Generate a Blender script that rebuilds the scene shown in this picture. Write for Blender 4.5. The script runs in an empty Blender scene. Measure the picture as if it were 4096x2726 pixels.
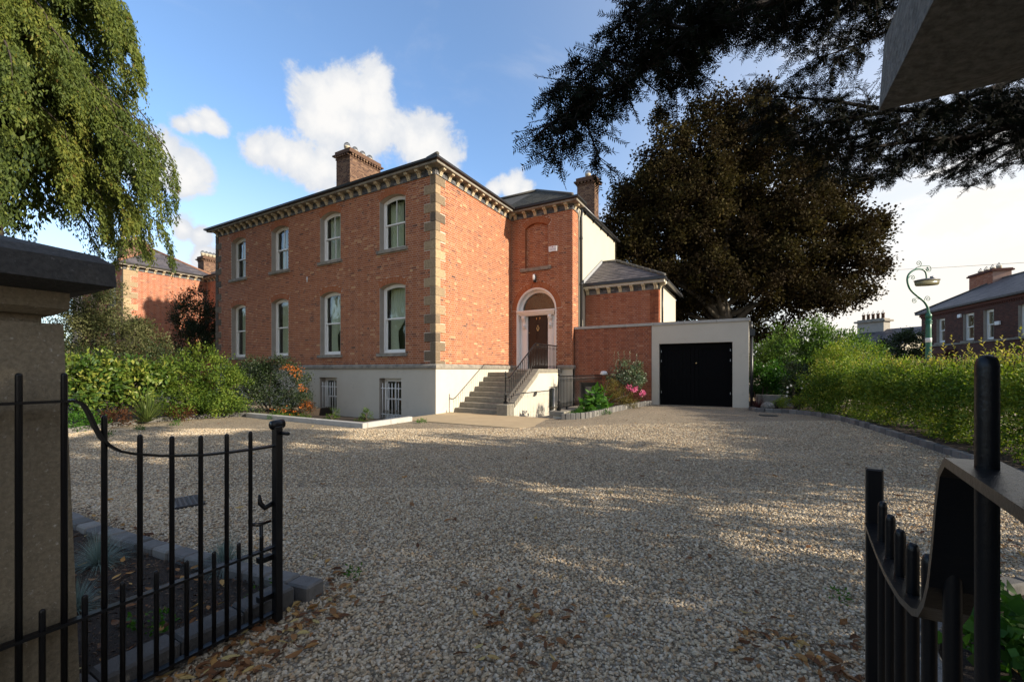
import bpy, math, random
import numpy as np
from mathutils import Vector, Matrix

random.seed(7); RNG = np.random.default_rng(11)
S = bpy.context.scene
COL = S.collection
R = math.radians

# ------------------------------------------------------------------ camera
# world axes follow the house: x runs along the street front, y runs back from it, z up, origin at the house corner
FPX, CX, HY = 1690.0, 2048.0, 1480.0
YAW = math.atan2(.491, .871)
CAM = (8.978, -10.836, 1.45)
RX, RY = math.cos(YAW), math.sin(YAW)
def W(px, py, Y):
    """point that lies Y metres in front of the lens and shows at photograph pixel (px, py)"""
    s = (px - CX) / FPX; t = (HY - py) / FPX
    return (CAM[0] + Y * (s * RX - RY), CAM[1] + Y * (s * RY + RX), CAM[2] + Y * t)
def GP(px, py, z=0.0):
    return W(px, py, (z - CAM[2]) / ((HY - py) / FPX))
def depth(p):
    return -(p[0] - CAM[0]) * RY + (p[1] - CAM[1]) * RX
cd = bpy.data.cameras.new('camera'); cam = bpy.data.objects.new('camera', cd); COL.objects.link(cam)
cam.location = CAM; cam.rotation_euler = (R(90), 0, YAW)
cd.sensor_width = 36; cd.lens = 36 * FPX / 4096; cd.shift_y = (HY - 1363) / 4096
cd.clip_start = .02; cd.clip_end = 2000
S.camera = cam

# ------------------------------------------------------------------ sun, sky, exposure
SUNV = Vector((1, .085, .357)).normalized()
sl = bpy.data.lights.new('sun', 'SUN'); sl.energy = 4.6; sl.angle = R(.6); sl.color = (1, .89, .72)
so = bpy.data.objects.new('sun', sl); COL.objects.link(so)
so.rotation_euler = SUNV.to_track_quat('Z', 'Y').to_euler()
SKY_STRENGTH = .145
wd = bpy.data.worlds.new('World'); S.world = wd; wd.use_nodes = True
nt = wd.node_tree; nt.nodes.clear()
def N(t, **k):
    n = nt.nodes.new(t)
    for a, b in k.items(): setattr(n, a, b)
    return n
def L(a, b): nt.links.new(a, b)
def M(op, a, b=None, c=None, clamp=False):
    n = N('ShaderNodeMath', operation=op); n.use_clamp = clamp
    for i, v in enumerate((a, b, c)):
        if v is None: continue
        if isinstance(v, (int, float)): n.inputs[i].default_value = v
        else: L(v, n.inputs[i])
    return n.outputs[0]
sky = N('ShaderNodeTexSky', sky_type='NISHITA', sun_disc=False, sun_elevation=math.asin(SUNV.z),
        sun_rotation=math.atan2(SUNV.x, SUNV.y), air_density=1.0, dust_density=.3, ozone_density=3.5)
tc = N('ShaderNodeTexCoord')
dirv = tc.outputs['Generated']
sep = N('ShaderNodeSeparateXYZ'); L(dirv, sep.inputs[0])
def ndir(px, py):
    s = (px - CX) / FPX; t = (HY - py) / FPX
    return Vector((s * RX - RY, s * RY + RX, t)).normalized()
def noise(scale, detail=6, rough=.55, dist=0., off=(0, 0, 0), vs=(1, 1, 1)):
    mp = N('ShaderNodeMapping'); mp.inputs['Location'].default_value = off; mp.inputs['Scale'].default_value = vs
    L(dirv, mp.inputs[0])
    n = N('ShaderNodeTexNoise'); n.inputs['Scale'].default_value = scale; n.inputs['Detail'].default_value = detail
    n.inputs['Roughness'].default_value = rough; n.inputs['Distortion'].default_value = dist
    L(mp.outputs[0], n.inputs['Vector']); return n.outputs['Fac']
def smooth(x, a, b):
    m = N('ShaderNodeMapRange', interpolation_type='SMOOTHSTEP'); L(x, m.inputs[0])
    m.inputs[1].default_value = a; m.inputs[2].default_value = b; return m.outputs[0]
# cumulus: billows gathered round a few centres in the sky, broken up by noise
K = 4096 / 2356
clouds = [(745, 235, 62), (800, 215, 66), (860, 195, 52), (865, 240, 55), (780, 290, 75), (870, 310, 80), (940, 320, 78), (985, 340, 62), (1010, 365, 45), (740, 280, 60),
          (640, 355, 56), (690, 365, 60), (740, 390, 62), (590, 345, 45), (410, 375, 64), (440, 395, 56), (385, 350, 58), (340, 385, 66), (420, 410, 50),
          (450, 282, 34), (490, 285, 36), (420, 285, 28), (420, 525, 40), (460, 540, 32), (470, 595, 36), (1175, 435, 36), (1140, 440, 26), (1210, 440, 24)]
fld = None
for x, y, r in clouds:
    d0 = ndir(x * K, y * K); r0 = (ndir((x + r) * K, y * K) - ndir((x - r) * K, y * K)).length / 2
    vm = N('ShaderNodeVectorMath', operation='DISTANCE'); L(dirv, vm.inputs[0]); vm.inputs[1].default_value = d0
    f = M('SUBTRACT', 1.0, M('DIVIDE', vm.outputs['Value'], r0 * 1.25))
    if fld is None: fld = f
    else:
        fld = M('SMOOTH_MAX', fld, f, .12)
fld = M('MAXIMUM', fld, -1.0)
big = noise(9, 8, .62, .3)
small = noise(26, 6, .6)
field = M('ADD', fld, M('ADD', M('MULTIPLY', M('SUBTRACT', big, .5), 1.9), M('MULTIPLY', M('SUBTRACT', small, .5), .9)))
cum = smooth(field, .0, .42)
# a thin milky veil that thickens towards the sun's side and towards the horizon
sunh = Vector((SUNV.x, SUNV.y, 0)).normalized()
dp = N('ShaderNodeVectorMath', operation='DOT_PRODUCT'); L(dirv, dp.inputs[0]); dp.inputs[1].default_value = sunh
veil_a = smooth(dp.outputs['Value'], -.45, .42)
low = smooth(M('SUBTRACT', 1.0, sep.outputs['Z']), .45, 1.0)
wisp = noise(3.2, 7, .6, .6, (3, 1, 0), (1, 1, 2.4))
veil = M('MULTIPLY', M('ADD', M('MULTIPLY', veil_a, .91), .09), M('ADD', .42, M('MULTIPLY', low, .75)), clamp=True)
veil = M('ADD', veil, M('MULTIPLY', M('MULTIPLY', smooth(wisp, .5, .75), .35), M('ADD', .3, veil_a)), clamp=True)
veil = M('MAXIMUM', veil, M('MULTIPLY', smooth(M('SUBTRACT', 1.0, sep.outputs['Z']), .5, 1.0), .55))
shade = smooth(M('ADD', field, M('MULTIPLY', M('SUBTRACT', noise(12, 4, .5, 0, (7, 2, 4)), .5), 1.2)), .0, 1.1)
cc = N('ShaderNodeMix', data_type='RGBA'); L(shade, cc.inputs[0])
cc.inputs[6].default_value = (2.45, 2.6, 2.85, 1); cc.inputs[7].default_value = (3.4, 3.36, 3.3, 1)
tint = N('ShaderNodeMix', data_type='RGBA', blend_type='MULTIPLY'); tint.inputs[0].default_value = 1
L(sky.outputs[0], tint.inputs[6]); tint.inputs[7].default_value = (.98, 1.04, 1.06, 1)
m1 = N('ShaderNodeMix', data_type='RGBA'); L(veil, m1.inputs[0]); L(tint.outputs[2], m1.inputs[6]); m1.inputs[7].default_value = (3.8, 3.6, 3.3, 1)
m2 = N('ShaderNodeMix', data_type='RGBA'); L(cum, m2.inputs[0]); L(m1.outputs[2], m2.inputs[6]); L(cc.outputs[2], m2.inputs[7])
bg = N('ShaderNodeBackground'); bg.inputs['Strength'].default_value = SKY_STRENGTH
L(m2.outputs[2], bg.inputs['Color'])
wo = N('ShaderNodeOutputWorld'); L(bg.outputs[0], wo.inputs[0])
vs = S.view_settings; vs.view_transform = 'Standard'; vs.look = 'None'; vs.gamma = 1; vs.use_curve_mapping = False
vs.exposure = 1.0
S.cycles.max_bounces = 8; S.cycles.transparent_max_bounces = 12
S.cycles.caustics_reflective = False; S.cycles.caustics_refractive = False

# ------------------------------------------------------------------ materials
def nodes(name):
    m = bpy.data.materials.new(name); m.use_nodes = True
    t = m.node_tree; t.nodes.clear()
    o = t.nodes.new('ShaderNodeOutputMaterial'); b = t.nodes.new('ShaderNodeBsdfPrincipled')
    t.links.new(b.outputs[0], o.inputs[0]); return m, t, b, o
def ramp(t, stops):
    n = t.nodes.new('ShaderNodeValToRGB'); e = n.color_ramp.elements
    while len(e) < len(stops): e.new(.5)
    for i, (p, c) in enumerate(stops): e[i].position = p; e[i].color = (*c, 1)
    return n
def mat(name, col, rough=.8, col2=None, scale=8., amt=.5, detail=5, bump=None, stops=None, spec=.3, metal=0., jitter=None,
        transl=0., attr='GEOMETRY', coat=0., dirt=None):
    """stops: colour ramp driven by the per-piece attribute tint; col/col2: two tones blended by noise; dirt: (colour, scale, threshold, amount)"""
    m, t, b, o = nodes(name); l = t.links.new
    tcn = t.nodes.new('ShaderNodeTexCoord')
    geo = t.nodes.new('ShaderNodeNewGeometry')
    nz = t.nodes.new('ShaderNodeTexNoise'); nz.inputs['Scale'].default_value = scale; nz.inputs['Detail'].default_value = detail
    nz.inputs['Roughness'].default_value = .62
    l(geo.outputs['Position'], nz.inputs['Vector'])
    if stops:
        at = t.nodes.new('ShaderNodeAttribute'); at.attribute_name = 'tint'; at.attribute_type = attr
        rp = ramp(t, stops); l(at.outputs['Fac'], rp.inputs[0]); base = rp.outputs[0]
    else:
        rg = t.nodes.new('ShaderNodeRGB'); rg.outputs[0].default_value = (*col, 1); base = rg.outputs[0]
    if col2:
        mr = t.nodes.new('ShaderNodeMapRange'); mr.inputs[1].default_value = .35; mr.inputs[2].default_value = .65; l(nz.outputs['Fac'], mr.inputs[0])
        mu = t.nodes.new('ShaderNodeMath'); mu.operation = 'MULTIPLY'; l(mr.outputs[0], mu.inputs[0]); mu.inputs[1].default_value = amt
        mx = t.nodes.new('ShaderNodeMix'); mx.data_type = 'RGBA'; l(mu.outputs[0], mx.inputs[0]); l(base, mx.inputs[6]); mx.inputs[7].default_value = (*col2, 1)
        base = mx.outputs[2]
    if jitter:
        mr = t.nodes.new('ShaderNodeMapRange'); l(nz.outputs['Fac'], mr.inputs[0]); mr.inputs[1].default_value = .3; mr.inputs[2].default_value = .7
        mr.inputs[3].default_value = 1 - jitter; mr.inputs[4].default_value = 1 + jitter
        hv = t.nodes.new('ShaderNodeHueSaturation'); l(mr.outputs[0], hv.inputs['Value']); l(base, hv.inputs['Color']); base = hv.outputs[0]
    if dirt:
        for dc, ds, dt, da in (dirt if isinstance(dirt, list) else [dirt]):
            n2 = t.nodes.new('ShaderNodeTexNoise'); n2.inputs['Scale'].default_value = ds; n2.inputs['Detail'].default_value = 8; n2.inputs['Roughness'].default_value = .7
            l(geo.outputs['Position'], n2.inputs['Vector'])
            mr = t.nodes.new('ShaderNodeMapRange'); mr.inputs[1].default_value = dt; mr.inputs[2].default_value = dt + .18; mr.inputs[4].default_value = da
            l(n2.outputs['Fac'], mr.inputs[0])
            mx = t.nodes.new('ShaderNodeMix'); mx.data_type = 'RGBA'; l(mr.outputs[0], mx.inputs[0]); l(base, mx.inputs[6]); mx.inputs[7].default_value = (*dc, 1)
            base = mx.outputs[2]
    l(base, b.inputs['Base Color'])
    b.inputs['Roughness'].default_value = rough; b.inputs['Specular IOR Level'].default_value = spec; b.inputs['Metallic'].default_value = metal
    b.inputs['Coat Weight'].default_value = coat
    if bump:
        bs, bd = bump
        n3 = t.nodes.new('ShaderNodeTexNoise'); n3.inputs['Scale'].default_value = bs; n3.inputs['Detail'].default_value = 6; n3.inputs['Roughness'].default_value = .7
        l(geo.outputs['Position'], n3.inputs['Vector'])
        bp = t.nodes.new('ShaderNodeBump'); bp.inputs['Distance'].default_value = bd; bp.inputs['Strength'].default_value = 1
        l(n3.outputs['Fac'], bp.inputs['Height']); l(bp.outputs[0], b.inputs['Normal'])
    if transl:
        tr = t.nodes.new('ShaderNodeBsdfTranslucent'); ms = t.nodes.new('ShaderNodeMixShader'); ms.inputs[0].default_value = transl
        hs = t.nodes.new('ShaderNodeHueSaturation'); hs.inputs['Value'].default_value = 1.5; hs.inputs['Saturation'].default_value = 1.1; l(base, hs.inputs['Color'])
        l(hs.outputs[0], tr.inputs['Color']); l(b.outputs[0], ms.inputs[1]); l(tr.outputs[0], ms.inputs[2]); l(ms.outputs[0], o.inputs[0])
    return m
BR = [(0, (.09, .038, .024)), (.12, (.20, .066, .032)), (.45, (.315, .102, .040)), (.75, (.375, .14, .06)), (.9, (.44, .22, .105)), (1, (.50, .31, .15))]
MT = {}
MT['brick'] = mat('red_brick', None, .85, stops=BR, scale=30, jitter=.12, bump=(90, .003), dirt=((.10, .055, .04), 1.1, .58, .25))
MT['brick_n'] = mat('orange_brick', None, .85, stops=[(0, (.15, .05, .03)), (.4, (.30, .085, .038)), (.8, (.36, .12, .055)), (1, (.42, .2, .1))], scale=30, jitter=.2, bump=(90, .004))
MT['brick_new'] = mat('smooth_brick', None, .8, stops=[(0, (.165, .05, .025)), (.4, (.245, .073, .032)), (.8, (.30, .10, .045)), (1, (.34, .15, .085))], scale=20, jitter=.15, bump=(90, .003), dirt=((.1, .04, .03), .9, .55, .4))
MT['brick_old'] = mat('chimney_brick', None, .9, stops=[(0, (.065, .04, .03)), (.5, (.115, .065, .042)), (1, (.20, .125, .075))], scale=20, jitter=.25, bump=(80, .004))
MT['brick_t'] = mat('shade_darkened_brick', None, .9, stops=[(0, (.05, .024, .02)), (.5, (.095, .036, .026)), (1, (.14, .06, .04))], scale=20, jitter=.25)  # terrace brick: shade of its sunless front is put into the colour
MT['brick_dark'] = mat('slate_grey_brick', None, .8, stops=[(0, (.05, .05, .055)), (.5, (.10, .10, .105)), (1, (.17, .165, .16))], scale=25, jitter=.2)
MT['mortar'] = mat('mortar', (.54, .43, .335), .95, (.42, .32, .24), 6, .6, bump=(120, .003))
MT['mortar_new'] = mat('mortar_tinted', (.36, .24, .19), .95, (.28, .17, .13), 6, .6)
MT['mortar_dark'] = mat('shade_darkened_mortar', (.12, .085, .07), .95, (.08, .06, .05), 6, .6)  # terrace joints, darkened in colour to match the shaded brick
MT['render'] = mat('white_render', (.52, .475, .395), .9, (.46, .415, .34), 1.5, .5, bump=(60, .0025), dirt=[((.30, .275, .215), 2.2, .58, .4), ((.25, .235, .18), 9, .66, .5)])
MT['cream'] = mat('cream_render', (.46, .42, .335), .9, (.42, .385, .30), 1.2, .5, bump=(50, .002))
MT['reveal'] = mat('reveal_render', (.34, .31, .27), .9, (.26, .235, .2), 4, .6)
MT['stone'] = mat('weathered_stone', (.30, .27, .22), .9, (.16, .145, .125), 5, .8, bump=(45, .006), dirt=((.07, .065, .055), 2.5, .55, .6))
MT['quoin'] = mat('rock_faced_sandstone', None, .9, stops=[(0, (.09, .07, .052)), (.4, (.20, .148, .095)), (1, (.40, .29, .17))], scale=30, jitter=.3, bump=(30, .02), dirt=((.10, .08, .06), 9, .60, .4))
MT['buff'] = mat('buff_terracotta', (.55, .46, .31), .8, (.40, .32, .2), 12, .6)
MT['granite'] = mat('granite', (.27, .255, .225), .9, (.12, .11, .095), 110, .9, bump=(85, .010), dirt=((.05, .05, .05), 60, .6, .7))
MT['granite_p'] = mat('pebbledash_pillar', (.30, .245, .165), .95, (.19, .155, .105), 70, .8, bump=(70, .006), dirt=[((.8, .76, .68), 55, .60, .9), ((.13, .115, .075), 3, .55, .5)])
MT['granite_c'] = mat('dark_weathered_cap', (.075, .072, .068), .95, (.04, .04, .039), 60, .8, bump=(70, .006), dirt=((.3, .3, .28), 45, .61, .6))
MT['step'] = mat('granite_step', (.25, .225, .18), .9, (.16, .145, .115), 9, .7, bump=(90, .003), dirt=((.10, .09, .075), 6, .56, .6))
MT['concrete'] = mat('concrete_slab', (.42, .325, .20), .9, (.34, .26, .16), 1.6, .7, bump=(70, .002), dirt=((.22, .19, .14), 3.5, .6, .5))
MT['kerbstone'] = mat('kerb_concrete', (.40, .385, .35), .9, (.30, .285, .26), 5, .6, bump=(80, .002), dirt=((.16, .15, .11), 5, .58, .5))
MT['sett'] = mat('grey_sett', None, .9, stops=[(0, (.095, .092, .088)), (.5, (.135, .128, .12)), (1, (.18, .17, .155))], scale=18, jitter=.15, bump=(80, .003), dirt=((.12, .11, .07), 7, .6, .5))
MT['slate'] = mat('roof_slate', None, .55, stops=[(0, (.055, .05, .055)), (.5, (.085, .075, .08)), (1, (.12, .105, .105))], scale=8, jitter=.25, bump=(40, .002), spec=.4)
MT['slate_m'] = mat('mossy_slate', None, .8, stops=[(0, (.05, .05, .045)), (.5, (.075, .07, .06)), (1, (.10, .095, .07))], scale=8, jitter=.3, dirt=((.13, .12, .08), 4, .6, .5))
MT['lead'] = mat('lead_flashing', (.30, .31, .32), .6, (.22, .23, .24), 6, .6)
MT['ridge'] = mat('ridge_tile', (.10, .095, .085), .8, (.06, .058, .055), 8, .6)
MT['rtile'] = mat('red_ridge_tile', (.25, .12, .07), .8, (.16, .09, .06), 8, .6)
MT['black'] = mat('black_gloss_paint', (.007, .007, .008), .3, spec=.3, bump=(45, .0012), dirt=((.03, .03, .032), 40, .68, .3))
MT['gutter'] = mat('black_gutter', (.018, .018, .02), .4, spec=.5)
MT['white'] = mat('white_gloss_paint', (.78, .77, .74), .35, spec=.5)
MT['whitebar'] = mat('white_iron_bar', (.8, .8, .77), .5, spec=.4)
MT['door'] = mat('dark_brown_door', (.010, .005, .0045), .35, spec=.35, coat=.1)
MT['garage'] = mat('black_garage_door', (.0035, .0035, .004), .7, spec=.05)
MT['brass'] = mat('brass', (.75, .56, .28), .3, metal=1.)
MT['steel'] = mat('galvanised_steel', (.3, .3, .3), .5, metal=.9)
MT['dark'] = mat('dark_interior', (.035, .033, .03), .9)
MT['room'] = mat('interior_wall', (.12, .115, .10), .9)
MT['curtain'] = mat('pale_curtain', (.82, .82, .70), .9, transl=.2)
MT['blind'] = mat('white_blind', (.85, .85, .8), .9, transl=.2)
MT['soil'] = mat('bark_mulch_soil', (.05, .035, .025), .95, (.024, .018, .014), 40, .9, bump=(60, .02), dirt=((.11, .07, .045), 70, .6, .7))
MT['asphalt'] = mat('asphalt', (.06, .06, .062), .9, (.045, .045, .045), 30, .5)
MT['green_paint'] = mat('green_lamp_paint', (.018, .115, .065), .4, spec=.5)
MT['lampglass'] = mat('yellowed_lamp_bowl', (.22, .20, .11), .25, spec=.5, transl=.3)
MT['rust'] = mat('rusty_iron', (.14, .06, .035), .8, (.08, .04, .03), 30, .7)
MT['plastic'] = mat('white_plastic', (.75, .75, .74), .4)
MT['terracotta'] = mat('chimney_pot', (.50, .44, .33), .8, (.34, .29, .21), 12, .6)
MT['wire'] = mat('wire', (.12, .12, .12), .5, metal=.5)
MT['red'] = mat('red_print', (.5, .03, .02), .5); MT['grey'] = mat('grey_print', (.35, .3, .33), .6)
MT['bark'] = mat('smooth_bark', (.10, .085, .065), .9, (.055, .045, .036), 5, .8, bump=(14, .03))
MT['bark_y'] = mat('yew_bark', (.02, .014, .011), .9, (.012, .009, .008), 9, .8)
MT['bark_d'] = mat('dark_bark', (.06, .045, .035), .9, (.035, .028, .022), 9, .8, bump=(20, .03))
MT['gravelbase'] = None
G = lambda *s: [(i / (len(s) - 1), c) for i, c in enumerate(s)]
def leafmat(name, stops, tr=.3, rough=.58, spec=.16): return mat(name, None, rough, stops=stops, scale=1.3, jitter=.12, transl=tr, spec=spec)
MT['l_cyp'] = leafmat('cypress_spray', G((.030, .048, .013), (.068, .096, .021), (.115, .142, .028), (.175, .18, .034), (.14, .085, .025)), .3)
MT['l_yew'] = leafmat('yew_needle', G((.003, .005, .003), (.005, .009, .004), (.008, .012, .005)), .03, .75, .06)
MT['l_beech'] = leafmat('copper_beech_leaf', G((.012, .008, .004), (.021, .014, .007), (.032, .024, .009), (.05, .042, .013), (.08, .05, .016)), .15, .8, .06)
MT['l_hedge'] = leafmat('privet_leaf', G((.045, .085, .012), (.10, .165, .02), (.175, .235, .03), (.28, .29, .045), (.42, .35, .08)), .3)
MT['l_laurel'] = leafmat('laurel_leaf', G((.03, .06, .012), (.06, .11, .02), (.10, .17, .03), (.17, .23, .05)), .35, .4)
MT['l_elae'] = leafmat('variegated_leaf', G((.02, .05, .010), (.05, .10, .016), (.12, .17, .025), (.30, .30, .06)), .3, .45, .3)
MT['l_light'] = leafmat('light_green_leaf', G((.03, .06, .010), (.07, .12, .016), (.13, .18, .025), (.22, .24, .04)), .35)
MT['l_dark'] = leafmat('dark_green_leaf', G((.010, .018, .007), (.022, .038, .012), (.04, .06, .02), (.10, .11, .07)), .2, .5, .25)
MT['l_holly'] = leafmat('grey_green_leaf', G((.03, .038, .014), (.06, .07, .024), (.12, .125, .05), (.24, .22, .12)), .25)
MT['l_olive'] = leafmat('silver_green_leaf', G((.03, .055, .025), (.07, .11, .05), (.14, .18, .10), (.32, .34, .24)), .25, .35, .5)
MT['l_heath'] = leafmat('bronze_leaf', G((.06, .055, .015), (.11, .09, .025), (.17, .13, .035), (.10, .11, .03)), .3)
MT['l_bright'] = leafmat('bright_leaf', G((.03, .08, .012), (.06, .15, .02), (.11, .22, .035)), .35, .4)
MT['l_berry'] = leafmat('orange_berry', G((.36, .09, .018), (.5, .16, .025), (.28, .07, .018)), .15, .4)
MT['l_rust'] = leafmat('rust_leaf', G((.05, .022, .012), (.11, .045, .018), (.06, .04, .018)), .3)
MT['l_pink'] = leafmat('pink_petal', G((.6, .06, .2), (.75, .16, .35), (.8, .3, .45)), .3)
MT['l_white'] = leafmat('white_petal', G((.7, .68, .66), (.85, .83, .8)), .3)
MT['l_fescue'] = leafmat('blue_grey_blade', G((.09, .13, .11), (.17, .23, .20), (.28, .33, .28)), .2)
MT['l_phor'] = leafmat('strap_blade', G((.04, .065, .018), (.09, .13, .03), (.18, .19, .06)), .3)
MT['l_red'] = leafmat('purple_blade', G((.022, .008, .010), (.05, .014, .016), (.08, .03, .025)), .2)
MT['l_fall'] = leafmat('fallen_leaf', G((.08, .035, .016), (.17, .075, .03), (.26, .13, .05), (.40, .22, .07), (.42, .34, .14)), .15, .6)
MT['pebble'] = mat('gravel_stone', None, .85, stops=G((.19, .145, .095), (.35, .275, .18), (.47, .385, .26), (.54, .455, .33), (.41, .27, .145), (.58, .505, .385), (.30, .25, .195)), scale=60, jitter=.2, attr='INSTANCER')
# glass: clear pane that mirrors the sky and trees
def glass(name, refl_ior=1.5):
    m, t, b, o = nodes(name); l = t.links.new
    gl = t.nodes.new('ShaderNodeBsdfGlossy'); gl.inputs['Roughness'].default_value = .015; gl.inputs['Color'].default_value = (.95, .96, 1, 1)
    tr = t.nodes.new('ShaderNodeBsdfTransparent'); tr.inputs['Color'].default_value = (.86, .9, .86, 1)
    fr = t.nodes.new('ShaderNodeFresnel'); gb = t.nodes.new('ShaderNodeNewGeometry'); io = t.nodes.new('ShaderNodeMapRange'); io.inputs[3].default_value = refl_ior; io.inputs[4].default_value = 1 / refl_ior; l(gb.outputs['Backfacing'], io.inputs[0]); l(io.outputs[0], fr.inputs['IOR'])
    mp = t.nodes.new('ShaderNodeMath'); mp.operation = 'MULTIPLY_ADD'; l(fr.outputs[0], mp.inputs[0]); mp.inputs[1].default_value = .8; mp.inputs[2].default_value = .01; mp.use_clamp = True
    geo = t.nodes.new('ShaderNodeNewGeometry')
    nz = t.nodes.new('ShaderNodeTexNoise'); nz.inputs['Scale'].default_value = 1.7; l(geo.outputs['Position'], nz.inputs['Vector'])
    bp = t.nodes.new('ShaderNodeBump'); bp.inputs['Distance'].default_value = .012; l(nz.outputs['Fac'], bp.inputs['Height']); l(bp.outputs[0], gl.inputs['Normal'])
    ms = t.nodes.new('ShaderNodeMixShader'); l(mp.outputs[0], ms.inputs[0]); l(tr.outputs[0], ms.inputs[1]); l(gl.outputs[0], ms.inputs[2]); l(ms.outputs[0], o.inputs[0])
    return m
MT['glass'] = glass('window_glass', 1.6)
def gravel_material():
    m, t, b, o = nodes('gravel_ground'); l = t.links.new
    geo = t.nodes.new('ShaderNodeNewGeometry')
    def vor(scale, feat='F1'):
        v = t.nodes.new('ShaderNodeTexVoronoi'); v.feature = feat; v.inputs['Scale'].default_value = scale; l(geo.outputs['Position'], v.inputs['Vector']); return v
    v1 = vor(54)
    sp = t.nodes.new('ShaderNodeSeparateColor'); l(v1.outputs['Color'], sp.inputs[0])
    rp = ramp(t, G((.25, .19, .125), (.37, .295, .195), (.47, .385, .265), (.53, .45, .33), (.40, .27, .15), (.57, .495, .38), (.32, .27, .205)))
    l(sp.outputs[0], rp.inputs[0])
    nz = t.nodes.new('ShaderNodeTexNoise'); nz.inputs['Scale'].default_value = .55; nz.inputs['Detail'].default_value = 7; nz.inputs['Roughness'].default_value = .65; l(geo.outputs['Position'], nz.inputs['Vector'])
    mr = t.nodes.new('ShaderNodeMapRange'); mr.inputs[1].default_value = .3; mr.inputs[2].default_value = .7; mr.inputs[3].default_value = .78; mr.inputs[4].default_value = 1.12; l(nz.outputs['Fac'], mr.inputs[0])
    hv = t.nodes.new('ShaderNodeHueSaturation'); l(rp.outputs[0], hv.inputs['Color']); l(mr.outputs[0], hv.inputs['Value'])
    d1 = t.nodes.new('ShaderNodeMapRange'); d1.inputs[1].default_value = .25; d1.inputs[2].default_value = .62; d1.inputs[3].default_value = 1.; d1.inputs[4].default_value = .45; l(v1.outputs['Distance'], d1.inputs[0])
    mx = t.nodes.new('ShaderNodeMix'); mx.data_type = 'RGBA'; mx.blend_type = 'MULTIPLY'; mx.inputs[0].default_value = 1; l(hv.outputs[0], mx.inputs[6]); l(d1.outputs[0], mx.inputs[7])
    l(mx.outputs[2], b.inputs['Base Color']); b.inputs['Roughness'].default_value = .9; b.inputs['Specular IOR Level'].default_value = .25
    bp = t.nodes.new('ShaderNodeBump'); bp.inputs['Distance'].default_value = .02; bp.inputs['Strength'].default_value = .9; bp.invert = True
    l(v1.outputs['Distance'], bp.inputs['Height']); l(bp.outputs[0], b.inputs['Normal'])
    return m
MT['gravel'] = gravel_material()

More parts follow.
